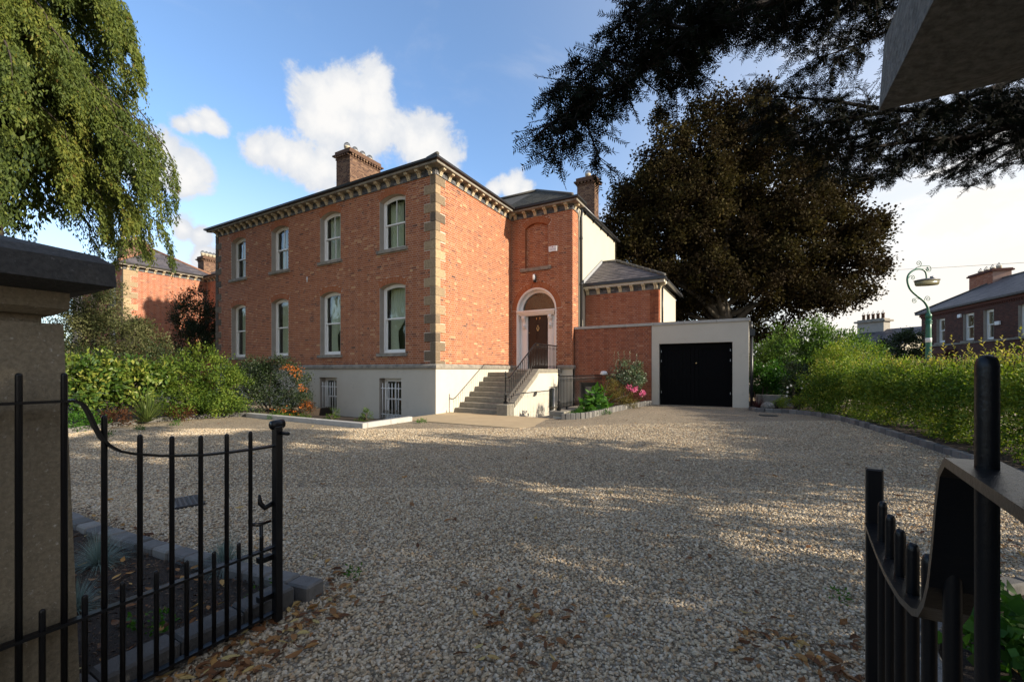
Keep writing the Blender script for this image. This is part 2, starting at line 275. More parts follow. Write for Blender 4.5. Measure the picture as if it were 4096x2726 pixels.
# ------------------------------------------------------------------ object helpers
ORG = {}
def tag(o, label=None, cat=None, group=None, kind=None):
    if label: o['label'] = label
    if cat: o['category'] = cat
    if group: o['group'] = group
    if kind: o['kind'] = kind
    return o
def thing(name, label, cat, loc, group=None):
    o = bpy.data.objects.new(name, None); COL.objects.link(o); o.empty_display_size = .2
    o.location = loc; ORG[o.name] = Vector(loc); return tag(o, label, cat, group)
def link(name, me, parent=None, loc=None, rot=None, label=None):
    o = bpy.data.objects.new(name, me); COL.objects.link(o)
    base = ORG[parent.name] if parent else Vector((0, 0, 0))
    if parent: o.parent = parent
    if loc is not None:
        o.location = Vector(loc) - base
    if rot is not None: o.rotation_euler = rot
    ORG[o.name] = base.copy()
    if label: o['label'] = label
    return o
class MB:
    """collects boxes, prisms, tubes and lathes, then links them as one mesh object"""
    def __init__(s): s.v = []; s.f = []; s.t = []; s.sm = []
    def add(s, vs, fs, tint=.5, smooth=False):
        b = len(s.v); s.v += [tuple(p) for p in vs]; s.f += [tuple(b + i for i in f) for f in fs]
        s.t += [tint] * len(fs); s.sm += [smooth] * len(fs); return s
    def box(s, x0, x1, y0, y1, z0, z1, tint=.5, T=None):
        if x0 > x1: x0, x1 = x1, x0
        P = [(x, y, z) for z in (z0, z1) for y in (y0, y1) for x in (x0, x1)]
        if T: P = [T(*p) for p in P]
        return s.add(P, [(0, 2, 3, 1), (4, 5, 7, 6), (0, 1, 5, 4), (2, 6, 7, 3), (0, 4, 6, 2), (1, 3, 7, 5)], tint)
    def bbox(s, x0, x1, y0, y1, z0, z1, b=.01, tint=.5, T=None):
        """box with chamfered edges"""
        bm = bmesh_box(x0, x1, y0, y1, z0, z1, b)
        P = [T(*p) for p in bm[0]] if T else bm[0]
        return s.add(P, bm[1], tint)
    def prism(s, poly, d0, d1, T, tint=.5):
        """polygon in (a, z) pushed from depth d0 to d1"""
        n = len(poly); P = [T(a, z, d) for d in (d0, d1) for a, z in poly]
        F = [tuple(range(n)), tuple(range(2 * n - 1, n - 1, -1))] + [(i, i + n, (i + 1) % n + n, (i + 1) % n) for i in range(n)]
        return s.add(P, F, tint)
    def tube(s, pts, rad, n=8, tint=.5, cap=True, smooth=True):
        pts = [Vector(p) for p in pts]; m = len(pts)
        if isinstance(rad, (int, float)): rad = [rad] * m
        V = []; ref = None
        for i, p in enumerate(pts):
            d = (pts[min(i + 1, m - 1)] - pts[max(i - 1, 0)])
            d = d.normalized() if d.length > 1e-9 else Vector((0, 0, 1))
            if ref is None: ref = d.orthogonal().normalized()
            a = ref - d * ref.dot(d); a = a.normalized() if a.length > 1e-6 else d.orthogonal().normalized(); ref = a
            b = d.cross(a)
            for k in range(n):
                q = 2 * math.pi * k / n; V.append(p + (a * math.cos(q) + b * math.sin(q)) * rad[i])
        F = [(i * n + k, i * n + (k + 1) % n, (i + 1) * n + (k + 1) % n, (i + 1) * n + k) for i in range(m - 1) for k in range(n)]
        if cap: F += [tuple(range(n - 1, -1, -1)), tuple((m - 1) * n + k for k in range(n))]
        return s.add(V, F, tint, smooth)
    def lathe(s, prof, c=(0, 0, 0), n=12, tint=.5, smooth=True):
        """prof: list of (radius, z)"""
        V = [(c[0] + r * math.cos(2 * math.pi * k / n), c[1] + r * math.sin(2 * math.pi * k / n), c[2] + z) for r, z in prof for k in range(n)]
        m = len(prof)
        F = [(i * n + k, i * n + (k + 1) % n, (i + 1) * n + (k + 1) % n, (i + 1) * n + k) for i in range(m - 1) for k in range(n)]
        F += [tuple(range(n - 1, -1, -1)), tuple((m - 1) * n + k for k in range(n))]
        return s.add(V, F, tint, smooth)
    def mesh(s, name, m, off=(0, 0, 0)):
        me = bpy.data.meshes.new(name)
        me.from_pydata([(p[0] - off[0], p[1] - off[1], p[2] - off[2]) for p in s.v], [], s.f)
        a = me.attributes.new('tint', 'FLOAT', 'FACE'); a.data.foreach_set('value', s.t)
        me.polygons.foreach_set('use_smooth', s.sm)
        me.materials.append(m); me.update(); return me
    def build(s, name, m, parent=None, kind=None, label=None):
        off = ORG[parent.name] if parent else (0, 0, 0)
        o = link(name, s.mesh(name, m, off), parent)
        if kind: o['kind'] = kind
        if label: o['label'] = label
        return o
def bmesh_box(x0, x1, y0, y1, z0, z1, b):
    import bmesh
    bm = bmesh.new(); bmesh.ops.create_cube(bm, size=1)
    for v in bm.verts: v.co = Vector(((x0 + x1) / 2 + v.co.x * (x1 - x0), (y0 + y1) / 2 + v.co.y * (y1 - y0), (z0 + z1) / 2 + v.co.z * (z1 - z0)))
    bmesh.ops.bevel(bm, geom=list(bm.edges), offset=b, segments=1, affect='EDGES')
    bm.verts.index_update()
    r = ([tuple(v.co) for v in bm.verts], [tuple(v.index for v in f.verts) for f in bm.faces]); bm.free(); return r
def npmesh(name, V, F, tint, m, parent=None, kind=None, smooth=False):
    """V (n,3), F (k,4) or (k,3), tint (k)"""
    off = np.array(ORG[parent.name]) if parent else np.zeros(3)
    V = (V - off).astype(np.float32); k, w = F.shape
    me = bpy.data.meshes.new(name); me.vertices.add(len(V)); me.vertices.foreach_set('co', V.ravel())
    me.loops.add(k * w); me.loops.foreach_set('vertex_index', F.astype(np.int32).ravel())
    me.polygons.add(k); me.polygons.foreach_set('loop_start', (np.arange(k) * w).astype(np.int32))
    me.update(calc_edges=True)
    a = me.attributes.new('tint', 'FLOAT', 'FACE'); a.data.foreach_set('value', tint.astype(np.float32))
    if smooth: me.polygons.foreach_set('use_smooth', np.ones(k, bool))
    me.materials.append(m)
    o = link(name, me, parent)
    if kind: o['kind'] = kind
    return o

# wall frames: (along, height, outward depth) -> world
FRONT = lambda v: (lambda a, z, d: (a, v - d, z))
SIDE = lambda u: (lambda a, z, d: (u + d, a, z))

def arch(op):
    """op = (a0, a1, z0, spring, crown) -> centre a, centre z, radius, half angle"""
    a0, a1, z0, zs, zc = op; h = (a1 - a0) / 2; r = zc - zs
    if r < 1e-4: return None
    rad = (h * h + r * r) / (2 * r); return ((a0 + a1) / 2, zc - rad, rad, math.asin(min(1, h / rad)))
def wall_shell(mb, T, a0, a1, z0, z1, ops, d0, d1, tint=.5):
    A = sorted({a0, a1, *[o[0] for o in ops], *[o[1] for o in ops]})
    for p, q in zip(A, A[1:]):
        cuts = sorted((o[2], o[4]) for o in ops if o[0] <= p + 1e-6 and o[1] >= q - 1e-6)
        z = z0
        for c0, c1 in cuts:
            if c0 > z: mb.prism([(p, z), (q, z), (q, c0), (p, c0)], d0, d1, T, tint)
            z = max(z, c1)
        if z1 > z: mb.prism([(p, z), (q, z), (q, z1), (p, z1)], d0, d1, T, tint)
    for o in ops:
        ar = arch(o)
        if not ar: continue
        ca, cz, rad, th = ar; n = 12
        pts = [(ca + rad * math.sin(-th + 2 * th * k / n), cz + rad * math.cos(-th + 2 * th * k / n)) for k in range(n + 1)]
        for (x0, y0), (x1, y1) in zip(pts, pts[1:]):
            mb.prism([(x0, y0), (x1, y1), (x1, o[4]), (x0, o[4])], d0, d1, T, tint)
def tintr():
    r = random.random()
    return min(1, max(0, .46 + random.gauss(0, .13))) if r > .10 else (random.uniform(.7, .95) if r > .035 else random.uniform(.03, .2))
CACHE = {}
def lay_bricks(T, tkey, a0, a1, z0, z1, ops, ring, matname, out, blk=None, tf=tintr, hmod=.075, flip=False, keep=None):
    """Flemish bond courses; appends (a, z, length, tint) to out, clipped against openings"""
    nc = int(round((z1 - z0) / hmod)); ch = (z1 - z0) / nc
    for c in range(nc):
        zl = z0 + c * ch; zm = zl + ch / 2
        bl = []
        for o in ops:
            ar = arch(o)
            if o[2] - .005 < zm < o[3]: bl.append((o[0], o[1]))
            if ar:
                ca, cz, rad, th = ar; ro = rad + ring; dz = zm - cz
                if dz > 0 and dz < ro:
                    hw = math.sqrt(ro * ro - dz * dz)
                    if th < 1.5: hw = min(hw, dz * math.tan(th))
                    if zm > o[3] - .12 and hw > .02 and dz > rad * math.cos(th) * .98: bl.append((ca - hw, ca + hw))
        if blk: bl += blk(zm)
        a = a0 - (.0 if c % 2 else .165); k = c % 2
        while a < a1:
            ln = .215 if (k % 2 == 0) else .1025
            k += 1
            segs = [(max(a, a0), min(a + ln, a1))]; a += ln + .010
            for b0, b1 in bl:
                ns = []
                for s0, s1 in segs:
                    if b1 <= s0 or b0 >= s1: ns.append((s0, s1)); continue
                    if b0 - .008 - s0 > .02: ns.append((s0, b0 - .008))
                    if s1 - b1 - .008 > .02: ns.append((b1 + .008, s1))
                segs = ns
            for s0, s1 in segs:
                if s1 - s0 > .025: out.append((T, tkey, s0, s1, zl + .005, zl + ch - .005, tf()))
def brick_faces(mb, b):
    T, tk, s0, s1, z0, z1, t = b
    d = .0045 + random.uniform(-.002, .002)
    P = [T(s0, z0, 0), T(s1, z0, 0), T(s1, z1, 0), T(s0, z1, 0), T(s0 + .002, z0 + .002, d), T(s1 - .002, z0 + .002, d), T(s1 - .002, z1 - .002, d), T(s0 + .002, z1 - .002, d)]
    mb.add(P, [(4, 5, 6, 7), (0, 1, 5, 4), (1, 2, 6, 5), (2, 3, 7, 6), (3, 0, 4, 7)], t)
def place_bricks(bricks, parents, matn, limit=300):
    """the bricks that show largest become objects under their wall, the rest one stuff mesh per wall"""
    full = [b for b in bricks if abs((b[3] - b[2]) - .215) < 1e-3]
    key = lambda b: (Vector(b[0]((b[2] + b[3]) / 2, (b[4] + b[5]) / 2, 0)) - Vector(CAM)).length
    full.sort(key=key); sel = full[:limit]; ids = {id(b) for b in sel}
    for b in sel:
        T, tk, s0, s1, z0, z1, t = b; q = round(t * 11) / 11; kk = (tk, matn, round(z1 - z0, 4), q)
        T0 = lambda a, z, d: tuple(Vector(T(a, z, d)) - Vector(T(0, 0, 0)))
        if kk not in CACHE:
            mb = MB(); h = (z1 - z0) / 2
            brick_faces(mb, (T0, tk, -.1075, .1075, -h, h, q)); CACHE[kk] = mb.mesh('brick', MT[matn])
        link('brick', CACHE[kk], parents[tk], T((s0 + s1) / 2, (z0 + z1) / 2, 0))
    rest = {}
    for b in bricks:
        if id(b) not in ids: brick_faces(rest.setdefault(b[1], MB()), b)
    for tk, mb in rest.items(): mb.build('brickwork', MT[matn], parents[tk], 'stuff')
def voussoirs(mb, T, op, ring, tf=tintr, proud=.006, step=.078):
    ca, cz, rad, th = arch(op); n = max(5, int(2 * th * (rad + ring / 2) / step)); n += (n + 1) % 2
    for k in range(n):
        q0 = -th + 2 * th * k / n + .003; q1 = -th + 2 * th * (k + 1) / n - .003
        halves = ((rad, rad + ring),) if (k % 2 == 0 or ring < .2) else ((rad, rad + ring * .55), (rad + ring * .55 + .008, rad + ring))
        for r0, r1 in halves:
            poly = [(ca + r0 * math.sin(q0), cz + r0 * math.cos(q0)), (ca + r0 * math.sin(q1), cz + r0 * math.cos(q1)), (ca + r1 * math.sin(q1), cz + r1 * math.cos(q1)), (ca + r1 * math.sin(q0), cz + r1 * math.cos(q0))]
            mb.prism(poly, -.01, proud + random.uniform(-.002, .002), T, tf())

# ------------------------------------------------------------------ ground
def sst(x, a, b):
    t = min(1, max(0, (x - a) / (b - a))); return t * t * (3 - 2 * t)
def gh(u, v): return .2 * sst(u, 3, 6.5) * sst(v, -4, 3)
def ground():
    us = sorted({-900, -300, -120, -60, -40, -30, -20, -14, *np.arange(-12, 14.1, .5).round(3), 15, 17, 20, 30, 50, 100, 300, 900, -5.2, .45, 2.34, 3.85})
    vs_ = sorted({-900, -300, -100, -40, -20, *np.arange(-14, 12.1, .5).round(3), 15, 20, 30, 50, 100, 300, 900, -3.36, .1, .75, 5.22})
    mb = MB()
    for u0, u1 in zip(us, us[1:]):
        for v0, v1 in zip(vs_, vs_[1:]):
            cu, cv = (u0 + u1) / 2, (v0 + v1) / 2
            if -5.2 < cu < .45 and -3.36 < cv < .1: continue
            if 2.34 < cu < 3.85 and .75 < cv < 5.22: continue
            mb.add([(u0, v0, gh(u0, v0)), (u1, v0, gh(u1, v0)), (u1, v1, gh(u1, v1)), (u0, v1, gh(u0, v1))], [(0, 1, 2, 3)], smooth=True)
    o = mb.build('gravel_ground', MT['gravel'], kind='structure')
    # sunken bed in front of the house and the small basement area
    mb = MB().add([(-5.2, -3.36, -.02), (.45, -3.36, -.02), (.45, .1, -.3), (-5.2, .1, -.3)], [(0, 1, 2, 3)])
    mb.add([(-5.2, -3.36, .02), (-5.2, .1, .02), (-5.2, .1, -.3), (-5.2, -3.36, -.02)], [(0, 1, 2, 3)])
    mb.build('front_bed_soil', MT['soil'], kind='structure')
    MB().box(2.30, 3.9, .70, 5.24, -1.25, -1.15).build('area_floor', MT['concrete'], kind='structure')
    mb = MB()
    for k in range(5): mb.box(2.345, 3.845, .76 + .24 * k, .76 + .24 * (k + 1), -1.15, -.2 - .2 * k)
    mb.build('area_ground_steps', MT['step'], kind='structure')
ground()
def sheet(name, pts, z, m):
    mb = MB().add([(x, y, z + gh(x, y)) for x, y in pts], [tuple(range(len(pts)))]); return mb.build(name, m, kind='structure')
def strip_bed(name, inner, outer, z, m):
    mb = MB()
    for a, b, c, d in zip(inner, inner[1:], outer[1:], outer):
        mb.add([(*a, z + gh(*a)), (*b, z + gh(*b)), (*c, z + gh(*c)), (*d, z + gh(*d))], [(0, 1, 2, 3)])
    return mb.build(name, m, kind='structure')
KL = [(-4.0, -9.6), (-4.25, -8.6), (-4.66, -7.4), (-5.18, -6.6), (-5.55, -5.5), (-5.5, -4.45), (-5.1, -3.7), (-4.62, -3.36)]
strip_bed('left_bed_soil', KL, [(-30, -9.6), (-30, -8.6), (-30, -7.4), (-30, -6.6), (-30, -5.5), (-30, -4.45), (-30, -3.7), (-30, .4)], .03, MT['soil'])
KR = [(8.98, 4.35), (9.2, 3.95), (9.6, 3.9), (10.0, 3.8), (10.5, 3.4), (10.9, 2.5), (11.2, 1.46), (11.5, .2), (11.8, -1.1), (12.05, -2.4), (12.3, -4.0), (12.4, -6)]
strip_bed('right_bed_soil', KR, [(8.98, 8), (9.8, 8), (10.5, 8), (12, 8), (13.2, 7), (13.2, 5), (13.2, 3), (13.3, 1), (13.4, -1), (13.4, -2.4), (13.4, -4.), (13.4, -6)], .05, MT['soil'])
KG = [(-2.0, -9.42), (0.5, -9.42), (3.46, -9.42), (4.4, -9.38), (5.16, -9.3), (5.75, -9.23), (6.48, -9.12)]
sheet('gate_bed_soil', [(-2, -9.42), (3.46, -9.42), (4.4, -9.38), (5.16, -9.3), (5.75, -9.23), (6.40, -9.15), (6.45, -10.7), (6.4, -12.5), (-2, -12.5)], .035, MT['soil'])
sheet('pillar_bed_soil', [(9.72, -8.0), (10.0, -7.45), (10.5, -6.85), (11.6, -6.3), (13.4, -6), (13.4, -12), (9.65, -12), (9.65, -9.0)], .035, MT['soil'])
AK = [(4.28, .34), (4.85, .62), (5.06, 1.34), (5.22, 2.34), (5.45, 3.7), (5.62, 4.5), (5.86, 5.0)]
sheet('area_bed_soil', [(4.2, .42), (4.85, .62), (5.06, 1.34), (5.22, 2.34), (5.45, 3.7), (5.62, 4.5), (5.82, 5.2), (4.2, 5.2)], .06, MT['soil'])
sheet('street_asphalt', [(15.6, -60), (22, -60), (18.5, 60), (13.9, 60)], .02, MT['asphalt'])
# concrete apron before the steps
mb = MB()
ap = [(.45, -1.72), (1.9, -1.68), (3.4, -1.66), (4.0, -1.62), (4.22, -1.2), (4.15, -.6), (3.95, -.1), (3.85, .74), (2.36, .74), (1.95, .74), (.0, .74), (.0, .0), (.46, .0)]
mb.add([(x, y, .02) for x, y in ap] + [(x, y, -.05) for x, y in ap], [tuple(range(len(ap)))] + [(i, i + len(ap), (i + 1) % len(ap) + len(ap), (i + 1) % len(ap)) for i in range(len(ap))])
mb.build('concrete_pavement', MT['concrete'], kind='structure')

# ------------------------------------------------------------------ the brick house
house = thing('brick_house', 'two-storey red brick villa with stone quoins and a white rendered basement', 'house', (0, 0, 0))
ZB, ZT = 1.66, 7.87
UP, LO = (5.70, 7.44, 7.60), (2.06, 4.36, 4.50)
bays = [(-12.28, -11.1), (-9.1, -7.9), (-5.84, -4.64), (-2.56, -1.33)]
fops = [(a, b, *z) for a, b in bays for z in (UP, LO)]
bops = [(-5.86, -4.84, -.30, 1.17, 1.17), (-2.57, -1.5, -.30, 1.17, 1.17)]
TF, TS, TP = FRONT(0), SIDE(0), FRONT(5.04)
fw_ = MB(); wall_shell(fw_, TF, -13.66, -.35, ZB, ZT + .3, fops, -.35, 0); front_wall = fw_.build('front_wall', MT['mortar'], house)
sw_ = MB(); wall_shell(sw_, TS, .0, 5.04, ZB, ZT + .3, [], -.35, 0); side_wall = sw_.build('side_wall', MT['mortar'], house)
DOOR = (.25, 2.10, 1.37, 4.0, 4.90)
REC = (.66, 1.74, 5.72, 7.42, 7.62)
pw_ = MB(); wall_shell(pw_, TP, 0.0, 2.79, ZB, ZT + .3, [DOOR, REC], -.35, 0)
pw_.prism([(.66, 5.72), (1.74, 5.72), (1.74, 7.66), (.66, 7.66)], -.34, -.12, TP)
porch_wall = pw_.build('porch_wall', MT['mortar'], house)
rw_ = MB(); wall_shell(rw_, SIDE(2.8), 5.04 + .36, 5.68, ZB, ZT + .3, [], -.35, 0); wall_shell(rw_, SIDE(2.8), 5.04, 5.40, ZB, ZT + .3, [], -.01, 0); return_wall = rw_.build('porch_return_wall', MT['mortar'], house)
bricks = []
def qblk(side):
    def f(z):
        k = int((ZT - z) / .305); long_ = (k % 2 == 0) == (side == 's')
        w = .49 if long_ else .235
        return [(-w, .05), (-14, -13.66 + w)] if side == 'f' else [(-.05, w)]
    return f
ring = .22
sills = [(a - .1, b + .1, z - .13, z, z) for a, b in bays for z in (UP[0], LO[0])]
lay_bricks(TF, 'f', -13.66, 0, ZB, ZT, fops + sills, ring, 'brick', bricks, qblk('f'))
lay_bricks(TS, 's', 0.0, 5.03, ZB, ZT, [], ring, 'brick', bricks, qblk('s'))
lay_bricks(TP, 'p', 0.005, 2.80, ZB, ZT, [DOOR, REC, (.46, 1.86, 5.6, 5.74, 5.74)], .24, 'brick', bricks)
lay_bricks(SIDE(2.8), 'r', 5.04, 5.67, ZB, ZT, [], ring, 'brick', bricks)
TR = FRONT(5.16)
lay_bricks(TR, 'p', .66, 1.74, 5.74, 7.60, [], ring, 'brick', bricks)
place_bricks(bricks, {'f': front_wall, 's': side_wall, 'p': porch_wall, 'r': return_wall}, 'brick')
mb = MB()
for o in fops: voussoirs(mb, TF, o, ring if o[4] < 5 else .24, lambda: min(1, max(0, random.gauss(.52, .08))))
ho = mb.build('arch_bricks', MT['brick'], front_wall, 'stuff')
mb = MB(); voussoirs(mb, TP, DOOR, .24, lambda: random.gauss(.5, .1)); voussoirs(mb, TP, REC, .24, lambda: random.gauss(.5, .1)); mb.build('arch_bricks', MT['brick'], porch_wall, 'stuff')
# quoins
for k in range(21):
    z1 = ZT - .305 * k; z0 = max(ZB, z1 - .30)
    if z1 - z0 < .05: continue
    ls = .48 if k % 2 == 0 else .225; lf = .225 if k % 2 == 0 else .48
    t = random.uniform(.25, 1) if random.random() > .2 else random.uniform(0, .2)
    MB().bbox(-lf, .02, -.02, ls, z0, z1 - .006, .012, t).build('quoin', MT['quoin'], house)
    MB().bbox(-13.68, -13.66 + lf, -.02, .3, z0, z1 - .006, .012, random.uniform(0, .35)).build('quoin', MT['quoin'], house)
# plinth and string course
mb = MB(); wall_shell(mb, TF, -13.66, .0, -.35, 1.51, bops, -.33, .022); mb.build('basement_wall', MT['render'], house)
MB().prism([(-.022, -.3), (5.02, -.3), (5.02, 1.51), (-.022, 1.51)], .0005, .022, TS).build('basement_side_wall', MT['render'], house)
def string(a0, a1, T, m0=0., m1=0.):
    mb = MB(); prof = [(0, 1.505), (.075, 1.505), (.085, 1.53), (.085, 1.60), (.03, 1.66), (0, 1.665)]
    n = len(prof); P = [T(a0 - m0 * d, z, d) for d, z in prof] + [T(a1 + m1 * d, z, d) for d, z in prof]
    mb.add(P, [(i, i + 1, i + 1 + n, i + n) for i in range(n - 1)] + [tuple(range(n)), tuple(range(2 * n - 1, n - 1, -1))]); return mb
string(-13.66, 0, TF, 0, 1).build('string_course', MT['stone'], house)
string(0, 5.0, TS, 1, 0).build('string_course', MT['stone'], house)
string(.07, .245, TP).build('string_course', MT['stone'], house)
string(2.12, 2.8, TP, 0, 1).build('string_course', MT['stone'], house)
string(5.04, 5.2, SIDE(2.8), 1, 0).build('string_course', MT['stone'], house)
MB().prism([(0.03, -.3), (2.82, -.3), (2.82, 1.505), (0.03, 1.505)], -.3, .02, TP).prism([(5.03, -.3), (5.19, -.3), (5.19, 1.505), (5.03, 1.505)], -.2, .02, SIDE(2.8)).build('porch_plinth', MT['render'], house)
# cornice: dark brick band, buff brackets, stone cornice, gutter
BKT = MB()
prof = [(0, 0), (.03, -.0), (.05, .02), (.06, .05), (.085, .09), (.12, .115), (.17, .125), (.205, .14), (.21, .165), (.2, .185), (0, .185)]
for a in (-.062, .006):
    BKT.prism([(0, 0)] and prof, a, a + .056, lambda d, z, w: (w, -d, z))
BKT.box(-.066, .066, -.03, 0, -.025, .0).box(-.07, .07, -.215, 0, .185, .2)
BKTM = BKT.mesh('bracket', MT['buff'])
def cornice(owner, a0, a1, T, rotz, e0, e1, spacing=.47, first=.2, zt=ZT, name=''):
    """e0/e1: mitre direction at each end (+1 outer corner, -1 inner corner, 0 plain)"""
    mb = MB(); z = zt
    def course(z0, z1, d, ln, off):
        a = a0 + off
        while a < a1:
            s0, s1 = max(a, a0), min(a + ln, a1); a += ln + .01
            if s1 - s0 > .03: mb.prism([(s0, z0), (s1, z0), (s1, z1), (s0, z1)], -.02, d + random.uniform(-.002, .002), T, random.random())
    course(z + .004, z + .07, .035, .215, -.1); course(z + .078, z + .148, .018, .215, 0); course(z + .156, z + .226, .018, .215, -.1)
    mb.build('dark_brick_band', MT['brick_dark'], owner)
    def run(name, prof, m):
        n = len(prof); b = MB(); P = [T(a0 - e0 * d, zz, d) for d, zz in prof] + [T(a1 + e1 * d, zz, d) for d, zz in prof]
        b.add(P, [(i, (i + 1) % n, (i + 1) % n + n, i + n) for i in range(n)] + [tuple(range(n)), tuple(range(2 * n - 1, n - 1, -1))]); b.build(name, m, owner)
    run('cornice', [(-.05, z + .235), (.27, z + .235), (.285, z + .25), (.29, z + .30), (-.05, z + .30)], MT['stone'])
    run('gutter', [(.20, z + .302), (.31, z + .302), (.375, z + .33), (.385, z + .395), (.36, z + .40), (.345, z + .35), (.2, z + .35)], MT['gutter'])
    n = int((a1 - a0 - first * 1.0) / spacing)
    for k in range(n + 1):
        a = a0 + first + k * spacing
        if a > a1 - .08: break
        link('bracket', BKTM, owner, T(a, z + .035, .018), (0, 0, rotz))
cornice(house, -13.66, 0, TF, 0, 1, 1, .473, .22)
cornice(house, 0, 5.04, TS, R(90), 1, -1, .465, .2)
cornice(house, 0, 2.8, TP, 0, -1, 1, .47, .22)
cornice(house, 5.04, 5.66, SIDE(2.8), R(90), 1, 0, .4, .16)
# roof
TN = .62; EZ = ZT + .40
def slab(mb, pts, th=.05, tint=.4):
    n = len(pts); return mb.add([p for p in pts] + [(p[0], p[1], p[2] - th) for p in pts], [tuple(range(n)), tuple(range(2 * n - 1, n - 1, -1))] + [(i, i + n, (i + 1) % n + n, (i + 1) % n) for i in range(n)], tint)
o_ = .36; v0, v1 = -o_, 5.4; vr = (v0 + v1) / 2; hr = (vr - v0) * TN; uL, uR = -13.66 - o_, o_; zr = EZ + hr; rr = vr - v0
mb = MB()
slab(mb, [(uL, v0, EZ), (uR, v0, EZ), (uR - rr, vr, zr), (uL + rr, vr, zr)]); slab(mb, [(uR, v0, EZ), (uR, v1, EZ), (uR - rr, vr, zr)])
slab(mb, [(uR, v1, EZ), (uL, v1, EZ), (uL + rr, vr, zr), (uR - rr, vr, zr)]); slab(mb, [(uL, v1, EZ), (uL, v0, EZ), (uL + rr, vr, zr)])
roof = mb.build('roof', MT['slate_m'], house)
# wing behind the porch
wz = 2.94; wv = 4.68; t = 3.05; pk = (wz - t, wv + t, EZ + t * TN)
mb = MB(); slab(mb, [(-4, wv + .1, EZ + .06), (wz, wv, EZ), pk, (-4, pk[1], pk[2])])
slab(mb, [(wz, wv, EZ), (wz, 11.45, EZ), (wz - t, 11.45, pk[2]), pk]); slab(mb, [(-4, pk[1], pk[2]), pk, (wz - t, 11.45, pk[2]), (-4, 11.45, pk[2])])
wroof = mb.build('wing_roof', MT['slate_m'], house)
mb = MB()
rows = 18; per = math.hypot(t, t * TN) / rows
for r_ in range(rows):
    f0 = r_ / rows; f1 = (r_ + 1) / rows + .015
    x0, x1 = .0 - .4 * 0 - .2, wz - t * f0
    xx = x0 - (.1 if r_ % 2 else 0)
    while xx < x1:
        xa, xb = max(xx, x0), min(xx + .235, x1); xx += .24
        if xb - xa < .04: continue
        za, zb = EZ + t * TN * f0 + .035, EZ + t * TN * min(1, f1) + .012
        ya, yb = wv + t * f0, wv + t * min(1, f1)
        mb.add([(xa, ya, za), (xb, ya, za), (xb, yb, zb), (xa, yb, zb), (xa, ya, za - .02), (xb, ya, za - .02)], [(0, 1, 2, 3), (0, 4, 5, 1)], random.random())
mb.build('slates', MT['slate_m'], wroof, 'stuff')
MB().tube([(wz - .02, wv + .02, EZ + .05), (pk[0], pk[1], pk[2] + .06)], .07, 8).tube([(pk[0], pk[1], pk[2] + .06), (-4, pk[1], pk[2] + .06)], .07, 8).build('ridge_tiles', MT['ridge'], wroof)
MB().tube([(uR - .01, v0 + .01, EZ + .03), (uR - rr, vr, zr + .05)], .07, 8).build('ridge_tiles', MT['ridge'], roof)
# rendered wing wall, its gutter and brackets, inner core that keeps the rooms dark
mb = MB().box(2.45, 2.8, 5.66, 11.27, .1, ZT + .33); mb.box(-6, 2.8, 11.1, 11.28, 0, ZT + .3); mb.build('wing_wall', MT['cream'], house)
mb = MB().tube([(2.93, 5.66, EZ - .02), (2.93, 11.45, EZ - .02)], .07, 10)
for k in range(5): mb.box(2.79, 2.9, 6.4 + k * 1.1, 6.44 + k * 1.1, EZ - .2, EZ - .06)
mb.build('gutter', MT['gutter'], house)
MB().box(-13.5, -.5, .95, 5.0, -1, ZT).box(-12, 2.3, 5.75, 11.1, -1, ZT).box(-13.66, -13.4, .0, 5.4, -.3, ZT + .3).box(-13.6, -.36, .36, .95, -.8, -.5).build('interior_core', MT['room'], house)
mb = MB()
mb.tube([(2.86, 5.9, .2), (2.86, 5.9, 7.75), (2.9, 5.85, 8.1)], .05, 10)
for z in (2.6, 5.0, 6.9): mb.tube([(2.86, 5.9, z), (2.86, 5.9, z + .08)], .063, 10)
mb.build('downpipe', MT['gutter'], house)
MB().tube([(2.83, 5.70, 1.7), (2.83, 5.70, 7.6), (2.83, 5.60, 7.9)], .018, 8).build('cable_conduit', MT['gutter'], house)

# windows
def curtain_mesh(T, a0, a1, z0, z1, d, drape=None, folds=7):
    mb = MB(); na, nz_ = folds * 6, 12
    P = []
    for j in range(nz_ + 1):
        f = j / nz_; z = z1 + (z0 - z1) * f
        if drape:      # gathered to one side towards a tie-back
            g = min(1, f / .68); w = 1 - .72 * (g ** 1.6) if f < .68 else .28 + .06 * (f - .68) / .32
            lo = a0; hi = a0 + (a1 - a0) * w
        else: lo, hi = a0, a1
        for i in range(na + 1):
            q = i / na; P.append(T(lo + (hi - lo) * q, z, d + .03 * math.sin(q * folds * 6.283) * (1 if not drape else 1 - .4 * f)))
    w = na + 1
    mb.add(P, [(j * w + i, j * w + i + 1, (j + 1) * w + i + 1, (j + 1) * w + i) for j in range(nz_) for i in range(na)], .5, True); return mb
def arch_pts(op, n=10, inset=0.):
    a0, a1, z0, zs, zc = op
    if zc - zs < 1e-4: return [(a0 + inset, zc - inset), (a1 - inset, zc - inset)]
    ca, cz, rad, th = arch(op); rad -= inset; h = (a1 - a0) / 2 - inset; th = math.asin(min(1, h / rad))
    return [(ca + rad * math.sin(-th + 2 * th * k / n), cz + rad * math.cos(-th + 2 * th * k / n)) for k in range(n + 1)]
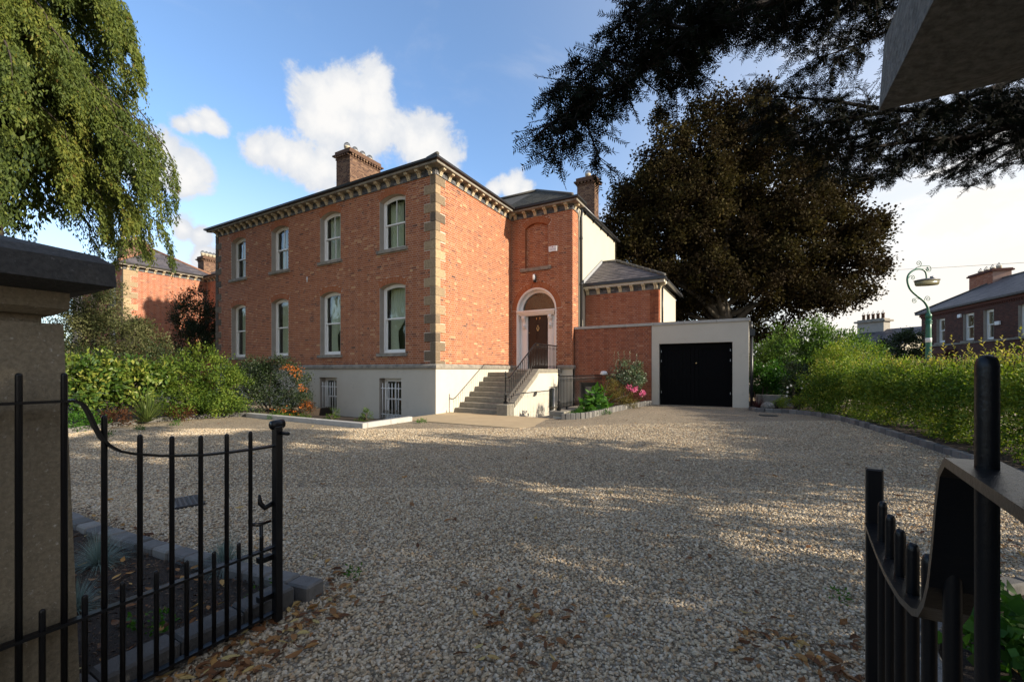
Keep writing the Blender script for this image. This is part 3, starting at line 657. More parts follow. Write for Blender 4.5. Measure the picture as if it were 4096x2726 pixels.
def framebars(mb, T, op, w, d0, d1):
    """frame of width w following the head of the opening"""
    a0, a1, z0, zs, zc = op; top = arch_pts(op); ins = arch_pts(op, inset=w)
    mb.prism([(a0, z0), (a0 + w, z0), ins[0], top[0]], d0, d1, T); mb.prism([(a1 - w, z0), (a1, z0), top[-1], ins[-1]], d0, d1, T)
    for i in range(len(top) - 1): mb.prism([top[i], top[i + 1], ins[i + 1], ins[i]], d0, d1, T)
    mb.prism([(a0 + w, z0), (a1 - w, z0), (a1 - w, z0 + w * 1.1), (a0 + w, z0 + w * 1.1)], d0, d1 + .005, T)
def window(owner, T, op, bars, cur=None, sill=True, d=-.19, bottom_sill=.13, seg=None):
    a0, a1, z0, zs, zc = op
    g = .004
    b = MB()
    # reveal lining
    op2 = (a0 + .013, a1 - .013, z0, zs, zc - .004)
    framebars(b, T, op2, .075, d - .1, d)
    w = b.build('window', MT['white'], owner)
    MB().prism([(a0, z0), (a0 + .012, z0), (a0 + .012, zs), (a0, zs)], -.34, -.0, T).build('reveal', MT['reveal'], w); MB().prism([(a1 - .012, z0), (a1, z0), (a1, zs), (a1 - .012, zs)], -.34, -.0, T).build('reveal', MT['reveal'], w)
    zm = z0 + (zc - z0) * (.49 if bars else .5)
    ia, ib = op2[0] + .075, op2[1] - .075
    up = (ia, ib, zm - .02, zs - .02, zc - .08); lo = (ia, ib, z0 + .08, zm + .02, zm + .02)
    for nm, o2, dd in (('upper_sash', up, d - .02), ('lower_sash', lo, d - .06)):
        s = MB(); framebars(s, T, o2, .045, dd - .035, dd)
        if bars: c = (o2[0] + o2[1]) / 2; s.prism([(c - .013, o2[2] + .04), (c + .013, o2[2] + .04), (c + .013, o2[4] - .05), (c - .013, o2[4] - .05)], dd - .03, dd - .002, T)
        s.build('sash', MT['white'], w)
        pp = arch_pts(o2, inset=.03); poly = [(o2[0] + .03, o2[2] + .03), (o2[1] - .03, o2[2] + .03)] + pp[::-1]
        MB().prism(poly, dd - .022, dd - .016, T).build('pane', MT['glass'], w)
    if sill: MB().prism([(a0 - .1, z0 - .125), (a1 + .1, z0 - .125), (a1 + .1, z0 - .01), (a0 - .1, z0 - .01)], -.2, .085, T).build('sill', MT['stone'], w)
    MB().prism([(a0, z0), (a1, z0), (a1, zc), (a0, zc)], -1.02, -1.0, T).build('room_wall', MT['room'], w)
    if cur == 'drape':
        curtain_mesh(T, ia, ib + .15, z0 + .05, zc - .1, d - .28, True, 9).build('curtain', MT['curtain'], w)
    if cur == 'left':
        curtain_mesh(T, ia, ia + .62, z0 + .05, zc - .1, d - .28, None, 6).build('curtain', MT['curtain'], w)
    if cur == 'full':
        curtain_mesh(T, ia, ib, z0 + .05, zc - .05, d - .25, None, 10).build('curtain', MT['blind'], w)
    if cur == 'side':
        curtain_mesh(T, ia, ia + .32, z0 + .05, zc - .1, d - .28, None, 4).build('curtain', MT['curtain'], w)
    return w
for (a, b), cu, cl in zip(bays, ('side', 'side', 'full', 'left'), ('left', 'left', 'drape', 'drape')):
    window(house, TF, (a, b, *UP), True, cu); window(house, TF, (a, b, *LO), False, cl)
for i, o in enumerate(bops):
    w = window(house, TF, o, True, None, False, d=-.24)
    g = MB(); a0, a1 = o[0] + .03, o[1] - .02
    g.prism([(a0 - .02, .80), (a1 + .02, .80), (a1 + .02, .825), (a0 - .02, .825)], -.075, -.055, TF); g.prism([(a0 - .02, -.12), (a1 + .02, -.12), (a1 + .02, -.1), (a0 - .02, -.1)], -.075, -.055, TF)
    gr = g.build('window_grille', MT['whitebar'], house)
    for k in range(7):
        a = a0 + .06 + k * (a1 - a0 - .1) / 6
        MB().tube([TF(a, -.25, -.065), TF(a, .97, -.065), TF(a, 1.0, -.065)], [.0155, .0155, .004], 7).build('grille_bar', MT['whitebar'], gr)
mb = MB().box(-6.54, -6.35, -.045, -.02, 1.03, 1.15)
for k in range(5): mb.box(-6.535 + .036 * k, -6.517 + .036 * k, -.052, -.044, 1.035, 1.145)
mb.build('air_vent', MT['rust'], house)
MB().tube([(-6.62, -.03, 5.0), (-6.62, -.03, 5.22)], .02, 8).build('outlet_pipe', MT['plastic'], house)
# blind recess sill, alarm box, lamp
mb = MB(); top_ = arch_pts(REC, 10); ins_ = arch_pts((.672, 1.728, 5.72, 7.42, 7.608), 10)
for c in range(23):
    z0 = 5.735 + c * .0745
    if z0 > 7.4: break
    mb.prism([(.655, z0), (.672, z0), (.672, z0 + .066), (.655, z0 + .066)], -.119, -.0, TP, random.gauss(.45, .12)); mb.prism([(1.728, z0), (1.745, z0), (1.745, z0 + .066), (1.728, z0 + .066)], -.119, -.0, TP, random.gauss(.45, .12))
for i in range(10): mb.prism([top_[i], top_[i + 1], ins_[i + 1], ins_[i]], -.119, .0, TP, random.gauss(.45, .12))
mb.build('recess_reveal_bricks', MT['brick'], porch_wall, 'stuff')
MB().prism([(.46, 5.60), (1.86, 5.60), (1.86, 5.73), (.46, 5.73)], -.12, .085, TP).build('recess_sill', MT['stone'], house)
# chimneys of the house
def pot(mb, c, r=.14, h=.28): mb.lathe([(r * .9, 0), (r * .85, h * .7), (r, h * .75), (r, h), (r * .7, h), (r * .65, h * .6)], c, 12)
def cage(mb, c, r, h=.2):
    for k in range(6):
        q = math.pi * k / 6; mb.tube([(c[0] + r * math.cos(q) * math.cos(t), c[1] + r * math.sin(q) * math.cos(t), c[2] + h * math.sin(t)) for t in np.linspace(0, math.pi, 9)], .008, 4)
    for t in (.35, .8): mb.tube([(c[0] + r * math.cos(t) * math.cos(q), c[1] + r * math.cos(t) * math.sin(q), c[2] + h * math.sin(t)) for q in np.linspace(0, 6.283, 13)], .008, 4)
def chimney(owner, u0, u1, v0, v1, z0, z1, npot, m='brick_old', along='v', dent=True, potr=.15, caged=True):
    c = MB().box(u0 + .004, u1 - .004, v0 + .004, v1 - .004, z0, z1 + .1).build('chimney', MT['mortar_new'], owner)
    bl = []
    tf = lambda: random.random()
    lay_bricks(FRONT(v0), 'c', u0, u1, z0, z1, [], 0, m, bl, tf=tf); lay_bricks(SIDE(u1), 'c', v0, v1, z0, z1, [], 0, m, bl, tf=tf)
    mb = MB()
    for b in bl: brick_faces(mb, b)
    mb.build('brickwork', MT[m], c, 'stuff')
    cap = MB()
    if dent:
        cap.box(u0 - .03, u1 + .03, v0 - .03, v1 + .03, z1, z1 + .06, .4)
        n = int((v1 - v0) / .16)
        for k in range(n): y = v0 + (k + .5) * (v1 - v0) / n; cap.box(u1 + .02, u1 + .12, y - .045, y + .045, z1 + .065, z1 + .15, random.random())
        n = int((u1 - u0) / .16)
        for k in range(n): x = u0 + (k + .5) * (u1 - u0) / n; cap.box(x - .045, x + .045, v0 - .12, v0 - .02, z1 + .065, z1 + .15, random.random())
    cap.box(u0 - .14, u1 + .14, v0 - .14, v1 + .14, z1 + .155, z1 + .22, .3); cap.box(u0 - .05, u1 + .05, v0 - .05, v1 + .05, z1 + .22, z1 + .40, .4)
    cap.build('chimney_cap', MT[m], c)
    for k in range(npot):
        f = (k + .5) / npot
        p = ((u0 + u1) / 2, v0 + (v1 - v0) * f, z1 + .40) if along == 'v' else (u0 + (u1 - u0) * f, (v0 + v1) / 2, z1 + .40)
        mb = MB(); pot(mb, p, potr, .28); mb.build('chimney_pot', MT['terracotta'], c)
        if caged: mb = MB(); cage(mb, (p[0], p[1], p[2] + .28), potr); mb.build('bird_guard', MT['wire'], c)
    return c
chimney(house, -8.72, -7.74, 3.0, 4.87, 8.9, 11.72, 4)
chimney(house, 1.05, 2.0, 10.2, 10.86, 9.0, 11.1, 1, along='u')

# doorway
dw = MB()
ca, cz, rad, th = arch(DOOR)
def arch_strip(mb, T, ca, cz, r0, r1, d0, d1, z0, n=18):
    for k in range(n):
        q0, q1 = -math.pi / 2 + math.pi * k / n, -math.pi / 2 + math.pi * (k + 1) / n
        mb.prism([(ca + r0 * math.sin(q0), cz + r0 * math.cos(q0)), (ca + r0 * math.sin(q1), cz + r0 * math.cos(q1)), (ca + r1 * math.sin(q1), cz + r1 * math.cos(q1)), (ca + r1 * math.sin(q0), cz + r1 * math.cos(q0))], d0, d1, T)
    mb.prism([(ca - r1, z0), (ca - r0, z0), (ca - r0, cz), (ca - r1, cz)], d0, d1, T); mb.prism([(ca + r0, z0), (ca + r1, z0), (ca + r1, cz), (ca + r0, cz)], d0, d1, T)
rr_ = (2.10 - .25) / 2; cc_ = (2.10 + .25) / 2; czz = 3.975
arch_strip(dw, TP, cc_, czz, rr_ - .035, rr_ - .002, -.34, .004, 1.40); arch_strip(dw, TP, cc_, czz, rr_ - .07, rr_ - .034, -.34, -.03, 1.40)
arch_strip(dw, TP, cc_, czz, rr_ - .17, rr_ - .069, -.34, -.25, 1.40)
doorway = dw.build('doorcase', MT['white'], house)
c0 = cc_ - .03
mb = MB()
for s in (-1, 1):
    x0, x1 = (c0 - .80, c0 - .475) if s < 0 else (c0 + .475, c0 + .80)
    mb.prism([(x0, 1.40), (x1, 1.40), (x1, 3.76), (x0, 3.76)], -.33, -.235, TP)
    xm = (x0 + x1) / 2 - s * .03
    mb.prism([(xm - .1, 1.55), (xm + .1, 1.55), (xm + .1, 3.2), (xm - .1, 3.2)], -.24, -.215, TP)
    mb.prism([(xm - .06, 1.62), (xm + .06, 1.62), (xm + .06, 3.12), (xm - .06, 3.12)], -.22, -.205, TP)
    mb.prism([(xm - .13, 1.40), (xm + .13, 1.40), (xm + .13, 1.56), (xm - .13, 1.56)], -.24, -.19, TP)
mb.build('pilasters', MT['white'], house)
for s in (-1, 1):                                                           # scrolled consoles carrying the hood
    xm = c0 + s * .61; c = MB()
    pts = []
    for k in range(18): q = k / 17; pts.append((.02 + .15 * (1 - q) ** .7 + .035 * math.sin(q * 9), 3.76 - .56 * q))
    poly = [(-.01, 3.76)] + pts + [(-.01, 3.2)]
    c.prism([(d, z) for d, z in poly], -.075, .075, lambda d, z, w: TP(xm + w, z, d - .24))
    for q in (-.055, 0, .055): c.prism([(d + .012, z) for d, z in poly], q - .014, q + .014, lambda d, z, w: TP(xm + w, z, d - .24))
    c.lathe([(.0, -.05), (.05, -.03), (.06, 0), (.05, .03), (0, .05)], TP(xm, 3.33, -.12), 10)
    c.lathe([(.0, -.06), (.06, -.03), (.07, 0), (.06, .03), (0, .06)], TP(xm, 3.68, -.08), 10)
    for k in range(5): c.lathe([(0, -.025), (.025, 0), (0, .025)], TP(xm + .045 * math.cos(k * 1.3), 3.25 + .03 * math.sin(k * 2), -.17), 6)
    c.build('console_bracket', MT['white'], house)
mb = MB()
for z0, z1, dd, e in ((3.76, 3.80, -.1, .0), (3.80, 3.85, -.05, .03), (3.85, 3.91, .0, .06), (3.91, 3.965, .05, .09)):
    mb.prism([(c0 - .80 - e, z0), (c0 + .80 + e, z0), (c0 + .80 + e, z1), (c0 - .80 - e, z1)], -.32, dd, TP)
mb.build('door_hood', MT['white'], house)
fan = [(cc_ + (rr_ - .16) * math.sin(q), czz + (rr_ - .16) * math.cos(q)) for q in np.linspace(-math.pi / 2, math.pi / 2, 24)]
MB().prism(fan, -.32, -.31, TP).build('fanlight_pane', MT['glass'], house)
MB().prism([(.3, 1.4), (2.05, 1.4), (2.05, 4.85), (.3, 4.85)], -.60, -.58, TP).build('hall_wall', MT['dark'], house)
d_ = MB().prism([(c0 - .475, 1.42), (c0 + .475, 1.42), (c0 + .475, 3.76), (c0 - .475, 3.76)], -.345, -.29, TP)
door = d_.build('front_door', MT['door'], house)
for x0, x1, z0, z1 in ((-.39, -.06, 2.75, 3.6), (.06, .39, 2.75, 3.6), (-.39, -.06, 1.6, 2.5), (.06, .39, 1.6, 2.5)):
    mb = MB(); x0 += c0; x1 += c0
    for e, dd in ((0, -.275), (.035, -.283), (.05, -.272)):
        mb.prism([(x0 + e, z0 + e), (x1 - e, z0 + e), (x1 - e, z1 - e), (x0 + e, z1 - e)], -.3, dd, TP)
    mb.build('door_panel', MT['door'], door)
kn = MB(); kn.lathe([(0, -.035), (.035, -.02), (.04, 0), (.03, .03), (0, .035)], TP(c0, 2.53, -.25), 12); kn.build('door_knob', MT['brass'], door)
kk = MB(); kk.lathe([(0, -.04), (.03, -.02), (.032, .01), (0, .04)], TP(c0, 3.33, -.26), 10)
kk.tube([TP(c0 + .05 * math.sin(q), 3.22 - .075 * math.cos(q), -.255) for q in np.linspace(-2.6, 2.6, 14)], .014, 6); kk.lathe([(0, -.03), (.025, 0), (0, .03)], TP(c0, 3.13, -.25), 8)
kk.build('door_knocker', MT['brass'], door)
lk = MB(); lk.lathe([(0, -.02), (.022, 0), (0, .02)], TP(c0 - .42, 3.05, -.28), 8); lk.lathe([(0, -.02), (.022, 0), (0, .02)], TP(c0 - .42, 2.25, -.28), 8); lk.build('lock', MT['brass'], door)
mb = MB().prism([(1.93, 2.58), (2.0, 2.58), (2.0, 2.86), (1.93, 2.86)], -.25, -.225, TP); mb.build('bell_plate', MT['brass'], house)
def text(body, size, m, parent, loc, rot, name, ex=.002):
    cu = bpy.data.curves.new(name, 'FONT'); cu.body = body; cu.size = size; cu.align_x = 'CENTER'; cu.align_y = 'CENTER'; cu.extrude = ex
    o = bpy.data.objects.new(name, cu); COL.objects.link(o); bpy.context.view_layer.update()
    me = bpy.data.meshes.new_from_object(o.evaluated_get(bpy.context.evaluated_depsgraph_get())); bpy.data.objects.remove(o)
    me.materials.clear(); me.materials.append(m)
    return link(name, me, parent, loc, rot)
text('1  2', .15, MT['brass'], door, TP(c0, 3.63, -.284), (R(90), 0, 0), 'house_number', .004)
MB().prism([(.3, 1.37), (2.05, 1.37), (2.05, 1.44), (.3, 1.44)], -.33, .06, TP).build('door_step', MT['step'], house)

alarm = thing('alarm_box', 'white alarm box fixed to the brick beside the blind window over the front door', 'alarm box', (1.97, 5.02, 6.39))
mb = MB(); mb.prism([(1.80, 6.29), (1.86, 6.275), (1.92, 6.29), (2.06, 6.29), (2.10, 6.275), (2.15, 6.29), (2.155, 6.50), (1.95, 6.515), (1.79, 6.50)], .012, .085, TP); mb.build('case', MT['plastic'], alarm)
mb = MB(); mb.lathe([(0, -.002), (.02, 0), (.02, .002), (0, .003)], (0, 0, 0), 10); link('red_emblem', mb.mesh('red_emblem', MT['red']), alarm, TP(1.965, 6.46, .087), (R(90), 0, 0))
text('PhoneWatch', .05, MT['grey'], alarm, TP(1.985, 6.37, .087), (R(90), 0, 0), 'lettering', .001)
wl = thing('wall_lamp', 'small white bulkhead lamp on the brick just over the door arch', 'lamp', (1.13, 5.0, 5.3))
MB().lathe([(.03, -.02), (.055, 0), (.065, .08), (.06, .17), (.04, .22), (0, .23)], (1.13, 4.94, 5.22), 12).build('lamp_shade', MT['plastic'], wl)
MB().lathe([(.0, -.12), (.04, -.1), (.045, -.02), (.03, 0)], (1.14, 4.95, 5.22), 10).box(1.09, 1.19, 4.98, 5.03, 5.12, 5.42).build('lamp_base', MT['gutter'], wl)
MB().prism([(-1, -1)], 0, 0, TP) if False else None

# ------------------------------------------------------------------ entrance steps
st = thing('entrance_steps', 'flight of eight worn stone steps rising to the front door', 'steps', (1.0, .9, 0))
for k in range(8):
    v = .98 + .306 * k; z1 = .15 + .1745 * k
    MB().bbox(.03, 1.97, v, min(5.02, v + .34) if k < 7 else 5.02, z1 - .175 if k else -.05, z1, .012, random.random()).build('step', MT['step'], st)
MB().box(.03, 2.0, 1.35, 5.0, -.2, .1).build('step_base', MT['render'], st)
# flank wall with coping, block
poly = [(1.09, -1.2), (5.02, -1.2), (5.02, 1.36), (2.88, 1.36), (2.72, 1.20), (1.09, .24)]
win = [(3.82, -.2), (4.64, -.2), (4.64, .81), (3.82, .81)]
fl = MB(); TFk = SIDE(2.33)
fl.prism([(1.09, -1.2), (3.82, -1.2), (3.82, 1.36), (2.88, 1.36), (2.72, 1.20), (1.09, .24)], -.34, 0, TFk); fl.prism([(4.64, -1.2), (5.02, -1.2), (5.02, 1.36), (4.64, 1.36)], -.34, 0, TFk); fl.prism([(3.82, .81), (4.64, .81), (4.64, 1.36), (3.82, 1.36)], -.34, 0, TFk); fl.prism([(3.82, -1.2), (4.64, -1.2), (4.64, -.2), (3.82, -.2)], -.34, 0, TFk)
fl.build('flank_wall', MT['render'], st)
cop = [(1.07, .24), (1.07, .40), (2.66, 1.36), (2.86, 1.50), (5.0, 1.50), (5.0, 1.36), (2.9, 1.36), (2.72, 1.20)]
mb = MB(); mb.prism(cop, -.38, .03, TFk); mb.build('coping', MT['step'], st)
MB().bbox(1.93, 2.345, .65, 1.10, -.06, .37, .02).build('end_block', MT['step'], st)
fwn = MB(); framebars(fwn, TFk, (3.82, 4.64, -.2, .81, .81), .07, -.2, -.12); ww = fwn.build('window', MT['white'], st)
MB().prism([(3.85, -.17), (4.6, -.17), (4.6, .78), (3.85, .78)], -.17, -.165, TFk).build('pane', MT['glass'], ww)
MB().prism([(3.82, -.2), (4.64, -.2), (4.64, .81), (3.82, .81)], -.34, -.3, TFk).build('room_wall', MT['dark'], ww)
vb = MB().prism([(2.40, .44), (2.86, .46), (2.86, .84), (2.36, .82)], -.005, .006, TFk); vb.build('vent_patch', MT['render'], st)
hole = [(2.44, .53), (2.5, .66), (2.6, .70), (2.68, .68), (2.74, .70), (2.78, .74), (2.76, .66), (2.79, .60), (2.74, .61), (2.68, .55), (2.58, .52)]
MB().prism(hole, 0, .012, TFk).build('vent_hole', MT['dark'], st)

BAL = MB(); BAL.lathe([(.011, 0), (.011, .06), (.022, .08), (.012, .1), (.02, .12), (.01, .15), (.009, .76), (.016, .8), (.009, .82), (.02, .84), (.01, .87), (.01, .95)], n=7)
BALM = BAL.mesh('baluster', MT['black'])
def newel(mb, p, h):
    mb.box(p[0] - .05, p[0] + .05, p[1] - .05, p[1] + .05, p[2], p[2] + .08)
    mb.lathe([(.045, .08), (.03, .13), (.05, .17), (.028, .22), (.045, .26), (.03, .32), (.022, .4), (.02, h - .2), (.035, h - .17), (.02, h - .13), (.035, h - .08), (.02, h - .05), (.03, h - .03), (.02, h + .02), (.0, h + .06)], p, 12)
sr = thing('stair_railing', 'black iron railing climbing the right side of the entrance steps', 'railing', (2.14, .9, .37))
mb = MB(); newel(mb, (2.14, .87, .37), 1.0); mb.build('newel_post', MT['black'], sr)
def copz(v): return .40 + (v - 1.07) * (1.36 - .40) / (2.66 - 1.07) if v < 2.66 else (1.36 + (v - 2.66) * .7 if v < 2.86 else 1.50)
rail = [(2.14, .87, 1.25), (2.14, 1.05, 1.21), (2.14, 1.2, 1.25), (2.14, 2.7, 2.22), (2.14, 2.88, 2.36), (2.14, 3.05, 2.43), (2.14, 4.98, 2.43)]
MB().tube(rail, .022, 8).build('handrail', MT['black'], sr)
def railz(v):
    for (a, b) in zip(rail, rail[1:]):
        if a[1] <= v <= b[1]: return a[2] + (b[2] - a[2]) * (v - a[1]) / (b[1] - a[1])
    return 2.43
n = 30
for k in range(n):
    v = 1.12 + k * (4.92 - 1.12) / (n - 1); z0 = copz(v); o = link('baluster', BALM, sr, (2.14, v, z0)); o.scale = (1, 1, (railz(v) - z0) / .95)
# area wall and railing
aw = thing('area_wall', 'low white wall with stone coping around the sunken basement area', 'wall', (4.0, .8, 0))
MB().box(3.86, 4.2, .72, 5.2, -1.2, .1).build('wall', MT['render'], aw)
for a, b in ((.68, 1.9), (1.91, 3.1), (3.11, 4.2), (4.21, 5.19)): MB().bbox(3.76, 4.24, a, b, .1, .235, .015).build('coping_stone', MT['step'], aw)
ar = thing('area_railing', 'black iron railing standing on the low wall beside the basement area', 'railing', (4.0, .9, .235))
mb = MB(); newel(mb, (3.98, .88, .235), 1.24); mb.build('corner_post', MT['black'], ar)
for z in (.32, 1.27): MB().box(3.965, 4.005, .9, 5.18, z - .012, z + .012).build('rail', MT['black'], ar)
n = 36
for k in range(n):
    v = 1.0 + k * 4.1 / (n - 1); link('baluster', BALM, ar, (3.985, v, .32))
mb = MB()
for v in (1.5, 2.7, 3.9): mb.box(3.96, 4.01, v - .02, v + .02, .23, .32)
mb.build('rail_foot', MT['black'], ar)

# ------------------------------------------------------------------ garage with its brick screen wall
ga = thing('garage', 'flat-roofed garage with black double doors in a pale rendered front', 'garage', (7.3, 5.22, .2))
TG = FRONT(5.22)
mb = MB(); wall_shell(mb, TG, 2.83, 5.82, -1.2, 3.08, [(3.05, 3.85, -1.0, .97, .97)], -.25, 0); scr = mb.build('screen_wall', MT['mortar_new'], ga)
bl = []; lay_bricks(TG, 'g', 2.83, 5.81, -.9, 3.07, [(3.05, 3.85, -1.0, .97, .97)], 0, 'brick_new', bl, tf=lambda: min(1, max(0, random.gauss(.45, .2))))
place_bricks(bl, {'g': scr}, 'brick_new', 300)
mb = MB().prism([(3.05, -1), (3.85, -1), (3.85, .97), (3.05, .97)], -.24, -.2, TG); mb.build('area_doorway', MT['dark'], ga)
mb = MB(); framebars(mb, TG, (3.05, 3.85, -1, .97, .97), .05, -.15, -.08); mb.build('area_door_frame', MT['black'], ga)
MB().prism([(3.25, -.9), (3.72, -.9), (3.72, .80), (3.25, .80)], -.2, -.12, TG).build('area_door_reflection', MT['reveal'], ga)  # pale panel standing in for the white reflection in the dark doorway
mb = MB(); wall_shell(mb, TG, 5.83, 8.94, .0, 3.09, [(6.08, 8.46, .1, 2.41, 2.41)], -.3, .01); mb.box(8.66, 8.94, 5.52, 11, .0, 3.05); mb.box(5.83, 6.1, 5.52, 11, 0, 3.05); mb.build('rendered_front', MT['render'], ga)
MB().box(2.9, 8.9, 5.5, 11, 2.9, 3.04).build('flat_roof', MT['lead'], ga)
MB().box(6.0, 8.6, 5.62, 5.7, .05, 2.6).build('garage_back', MT['dark'], ga)
for a, b in ((2.83, 3.84), (3.85, 4.85), (4.86, 5.88), (5.89, 6.92), (6.93, 7.97), (7.98, 8.99)):
    MB().prism([(a, 3.09), (b, 3.09), (b, 3.185), (a, 3.185)], -.32, .05, TG).build('coping_stone', MT['kerbstone'], ga)
for s, (a, b) in enumerate(((6.10, 7.265), (7.275, 8.44))):
    mb = MB().prism([(a, .14), (b, .14), (b, 2.38), (a, 2.38)], -.22, -.16, TG)
    for x0, x1, z0, z1 in ((a, a + .12, .14, 2.38), (b - .12, b, .14, 2.38), (a + .12, b - .12, 2.2, 2.38), (a + .12, b - .12, .14, .4), (a + .12, b - .12, 1.15, 1.3)):
        mb.prism([(x0, z0), (x1, z0), (x1, z1), (x0, z1)], -.17, -.135, TG)
    dd = mb.build('garage_door', MT['garage'], ga)
    for k in range(7):
        x = a + .13 + k * (b - a - .26) / 7
        MB().prism([(x, .41), (x + (b - a - .26) / 7 - .006, .41), (x + (b - a - .26) / 7 - .006, 2.19), (x, 2.19)], -.165, -.15, TG).build('board', MT['garage'], dd)
    hx = a + .03 if s == 0 else b - .06
    for z in (.62, 1.75, 2.1): MB().prism([(hx, z), (hx + .025, z), (hx + .02, z + .08), (hx, z + .08)], -.14, -.125, TG).build('hinge', MT['steel'], dd)
    if s == 0: MB().lathe([(0, -.03), (.03, 0), (0, .03)], TG(7.32, 1.7, -.11), 10).build('knob', MT['brass'], dd)
mb = MB().tube([(9.02, 5.35, .2), (9.02, 5.35, 2.6)], .045, 10); mb.box(8.95, 9.12, 5.26, 5.45, 2.6, 2.82); mb.tube([(9.0, 5.35, 2.8), (9.0, 5.4, 3.05)], .05, 8); mb.build('downpipe', MT['gutter'], ga)
bk = thing('bulkhead_light', 'white dome light on the screen wall above the railing', 'lamp', (4.06, 5.2, 1.34))
MB().lathe([(.13, -.03), (.15, 0), (.14, .06), (.1, .11), (0, .13)], (4.06, 5.12, 1.3), 14).box(4.0, 4.12, 5.1, 5.206, 1.27, 1.31).build('dome', MT['plastic'], bk)

# rear extension of the house
TE = FRONT(6.5)
ext = MB(); wall_shell(ext, TE, 2.82, 5.84, 2.6, 4.9, [], -.3, 0); extw = ext.build('extension_wall', MT['mortar_new'], house)
bl = []; lay_bricks(TE, 'e', 2.82, 5.84, 2.72, 4.64, [], 0, 'brick_new', bl, tf=lambda: min(1, max(0, random.gauss(.62, .2)))); lay_bricks(SIDE(5.84), 'e', 6.5, 6.85, 2.72, 4.64, [], 0, 'brick_new', bl)
mb = MB()
for b in bl: brick_faces(mb, b)
mb.build('brickwork', MT['brick_new'], extw, 'stuff')
MB().box(5.5, 5.84, 6.5, 6.86, 2.6, 4.9).build('extension_corner', MT['mortar_new'], house)
MB().box(5.5, 5.82, 6.86, 10.94, 2.6, 5.0).build('extension_side_wall', MT['cream'], house)
mb = MB()
for c in range(3):
    a = 2.82 - .1 * (c % 2)
    while a < 5.84:
        s0, s1 = max(a, 2.82), min(a + .215, 5.84); a += .225
        if s1 - s0 > .03: mb.prism([(s0, 4.65 + c * .08), (s1, 4.65 + c * .08), (s1, 4.72 + c * .08), (s0, 4.72 + c * .08)], -.01, .02, TE, random.random())
mb.build('dark_brick_band', MT['brick_dark'], house)
for k in range(7): link('bracket', BKTM, house, TE(2.94 + k * .465, 4.685, .02), (0, 0, 0))
link('bracket', BKTM, house, (5.86, 6.62, 4.685), (0, 0, R(90)))
mb = MB()
for a, b in ((2.8, 3.3), (3.305, 4.25), (4.255, 5.2), (5.205, 6.08)): mb.prism([(a, 4.89), (b, 4.89), (b, 4.98), (a, 4.98)], -.1, .24, TE)
mb.box(5.86, 6.08, 6.5, 6.9, 4.89, 4.98); mb.build('cornice', MT['render'], house)
MB().prism([(2.8, 4.985), (6.12, 4.985), (6.15, 5.02), (6.15, 5.085), (2.8, 5.085)], -.05, .32, TE).box(6.02, 6.14, 6.9, 11.1, 4.99, 5.08).build('gutter', MT['gutter'], house)
e0 = (2.8, 6.22, 5.09); e1 = (6.1, 6.22, 5.09); tt = 2.6; p0 = (2.8, 6.22 + tt, 5.09 + tt * .56); p1 = (6.1 - tt, 6.22 + tt, 5.09 + tt * .56)
mb = MB(); slab(mb, [e0, e1, p1, p0]); slab(mb, [e1, (6.1, 11.2, 5.09), (6.1 - tt, 11.2 - tt, p1[2]), p1]); er = mb.build('extension_roof', MT['slate'], house)
def slates(owner, O, U, Vv, wid, hei, inset, rows, sw, m, lim=300, th=.012):
    """O eave corner, U unit along the eave, Vv unit up the slope, inset(f) -> (start, end) along U at height fraction f"""
    O, U, Vv = Vector(O), Vector(U), Vector(Vv); nrm = U.cross(Vv).normalized(); h = hei / rows; stuff = MB(); cnt = 0
    rest = []
    for r_ in range(rows):
        a0, a1 = inset((r_ + .5) / rows); x = a0 - (sw / 2 if r_ % 2 else 0)
        while x < a1:
            s0, s1 = max(x, a0), min(x + sw - .006, a1); x += sw
            if s1 - s0 < .05: continue
            o = O + Vv * (r_ * h); q = random.uniform(.0, .004)
            P = [o + U * s0 + nrm * (.022 + q), o + U * s1 + nrm * (.022 + q), o + U * s1 + Vv * (h * 1.06) + nrm * .010, o + U * s0 + Vv * (h * 1.06) + nrm * .010,
                 o + U * s0 + nrm * .004, o + U * s1 + nrm * .004]
            t = random.random()
            if cnt < lim:
                MB().add(P, [(0, 1, 2, 3), (4, 5, 1, 0), (0, 3, 4), (1, 5, 2)], t).build('slate', m, owner); cnt += 1
            else: stuff.add(P, [(0, 1, 2, 3), (4, 5, 1, 0)], t)
    if stuff.f: stuff.build('slates', m, owner, 'stuff')
sl_ = math.hypot(tt, tt * .56)
slates(er, e0, (1, 0, 0), (0, tt / sl_, tt * .56 / sl_), 3.3, sl_, lambda f: (0, 3.3 - tt * f), 13, .34, MT['slate'])
mb = MB()
for k in range(8):
    f0, f1 = k / 8, (k + 1) / 8 - .01; A = Vector(e1).lerp(Vector(p1), f0); B = Vector(e1).lerp(Vector(p1), f1)
    mb.tube([A + Vector((0, 0, .03)), B + Vector((0, 0, .035))], .075, 7, random.random())
mb.tube([Vector(p0) + Vector((0, 0, .03)), Vector(p1) + Vector((0, 0, .03))], .07, 7); mb.build('ridge_tiles', MT['ridge'], er)
MB().add([(2.82, 6.2, 5.10), (2.82, 6.2 + tt, 5.10 + tt * .56), (2.82, 6.2 + tt, 5.25 + tt * .56), (2.82, 6.2, 5.25)] + [(2.86, 6.2, 5.10), (2.86, 6.2 + tt, 5.10 + tt * .56), (2.86, 6.2 + tt, 5.25 + tt * .56), (2.86, 6.2, 5.25)], [(0, 1, 2, 3), (7, 6, 5, 4), (0, 4, 5, 1), (3, 2, 6, 7)]).build('flashing', MT['lead'], er)
MB().tube([(5.9, 6.95, 3.0), (5.9, 6.95, 4.9)], .04, 8).build('downpipe', MT['gutter'], house)

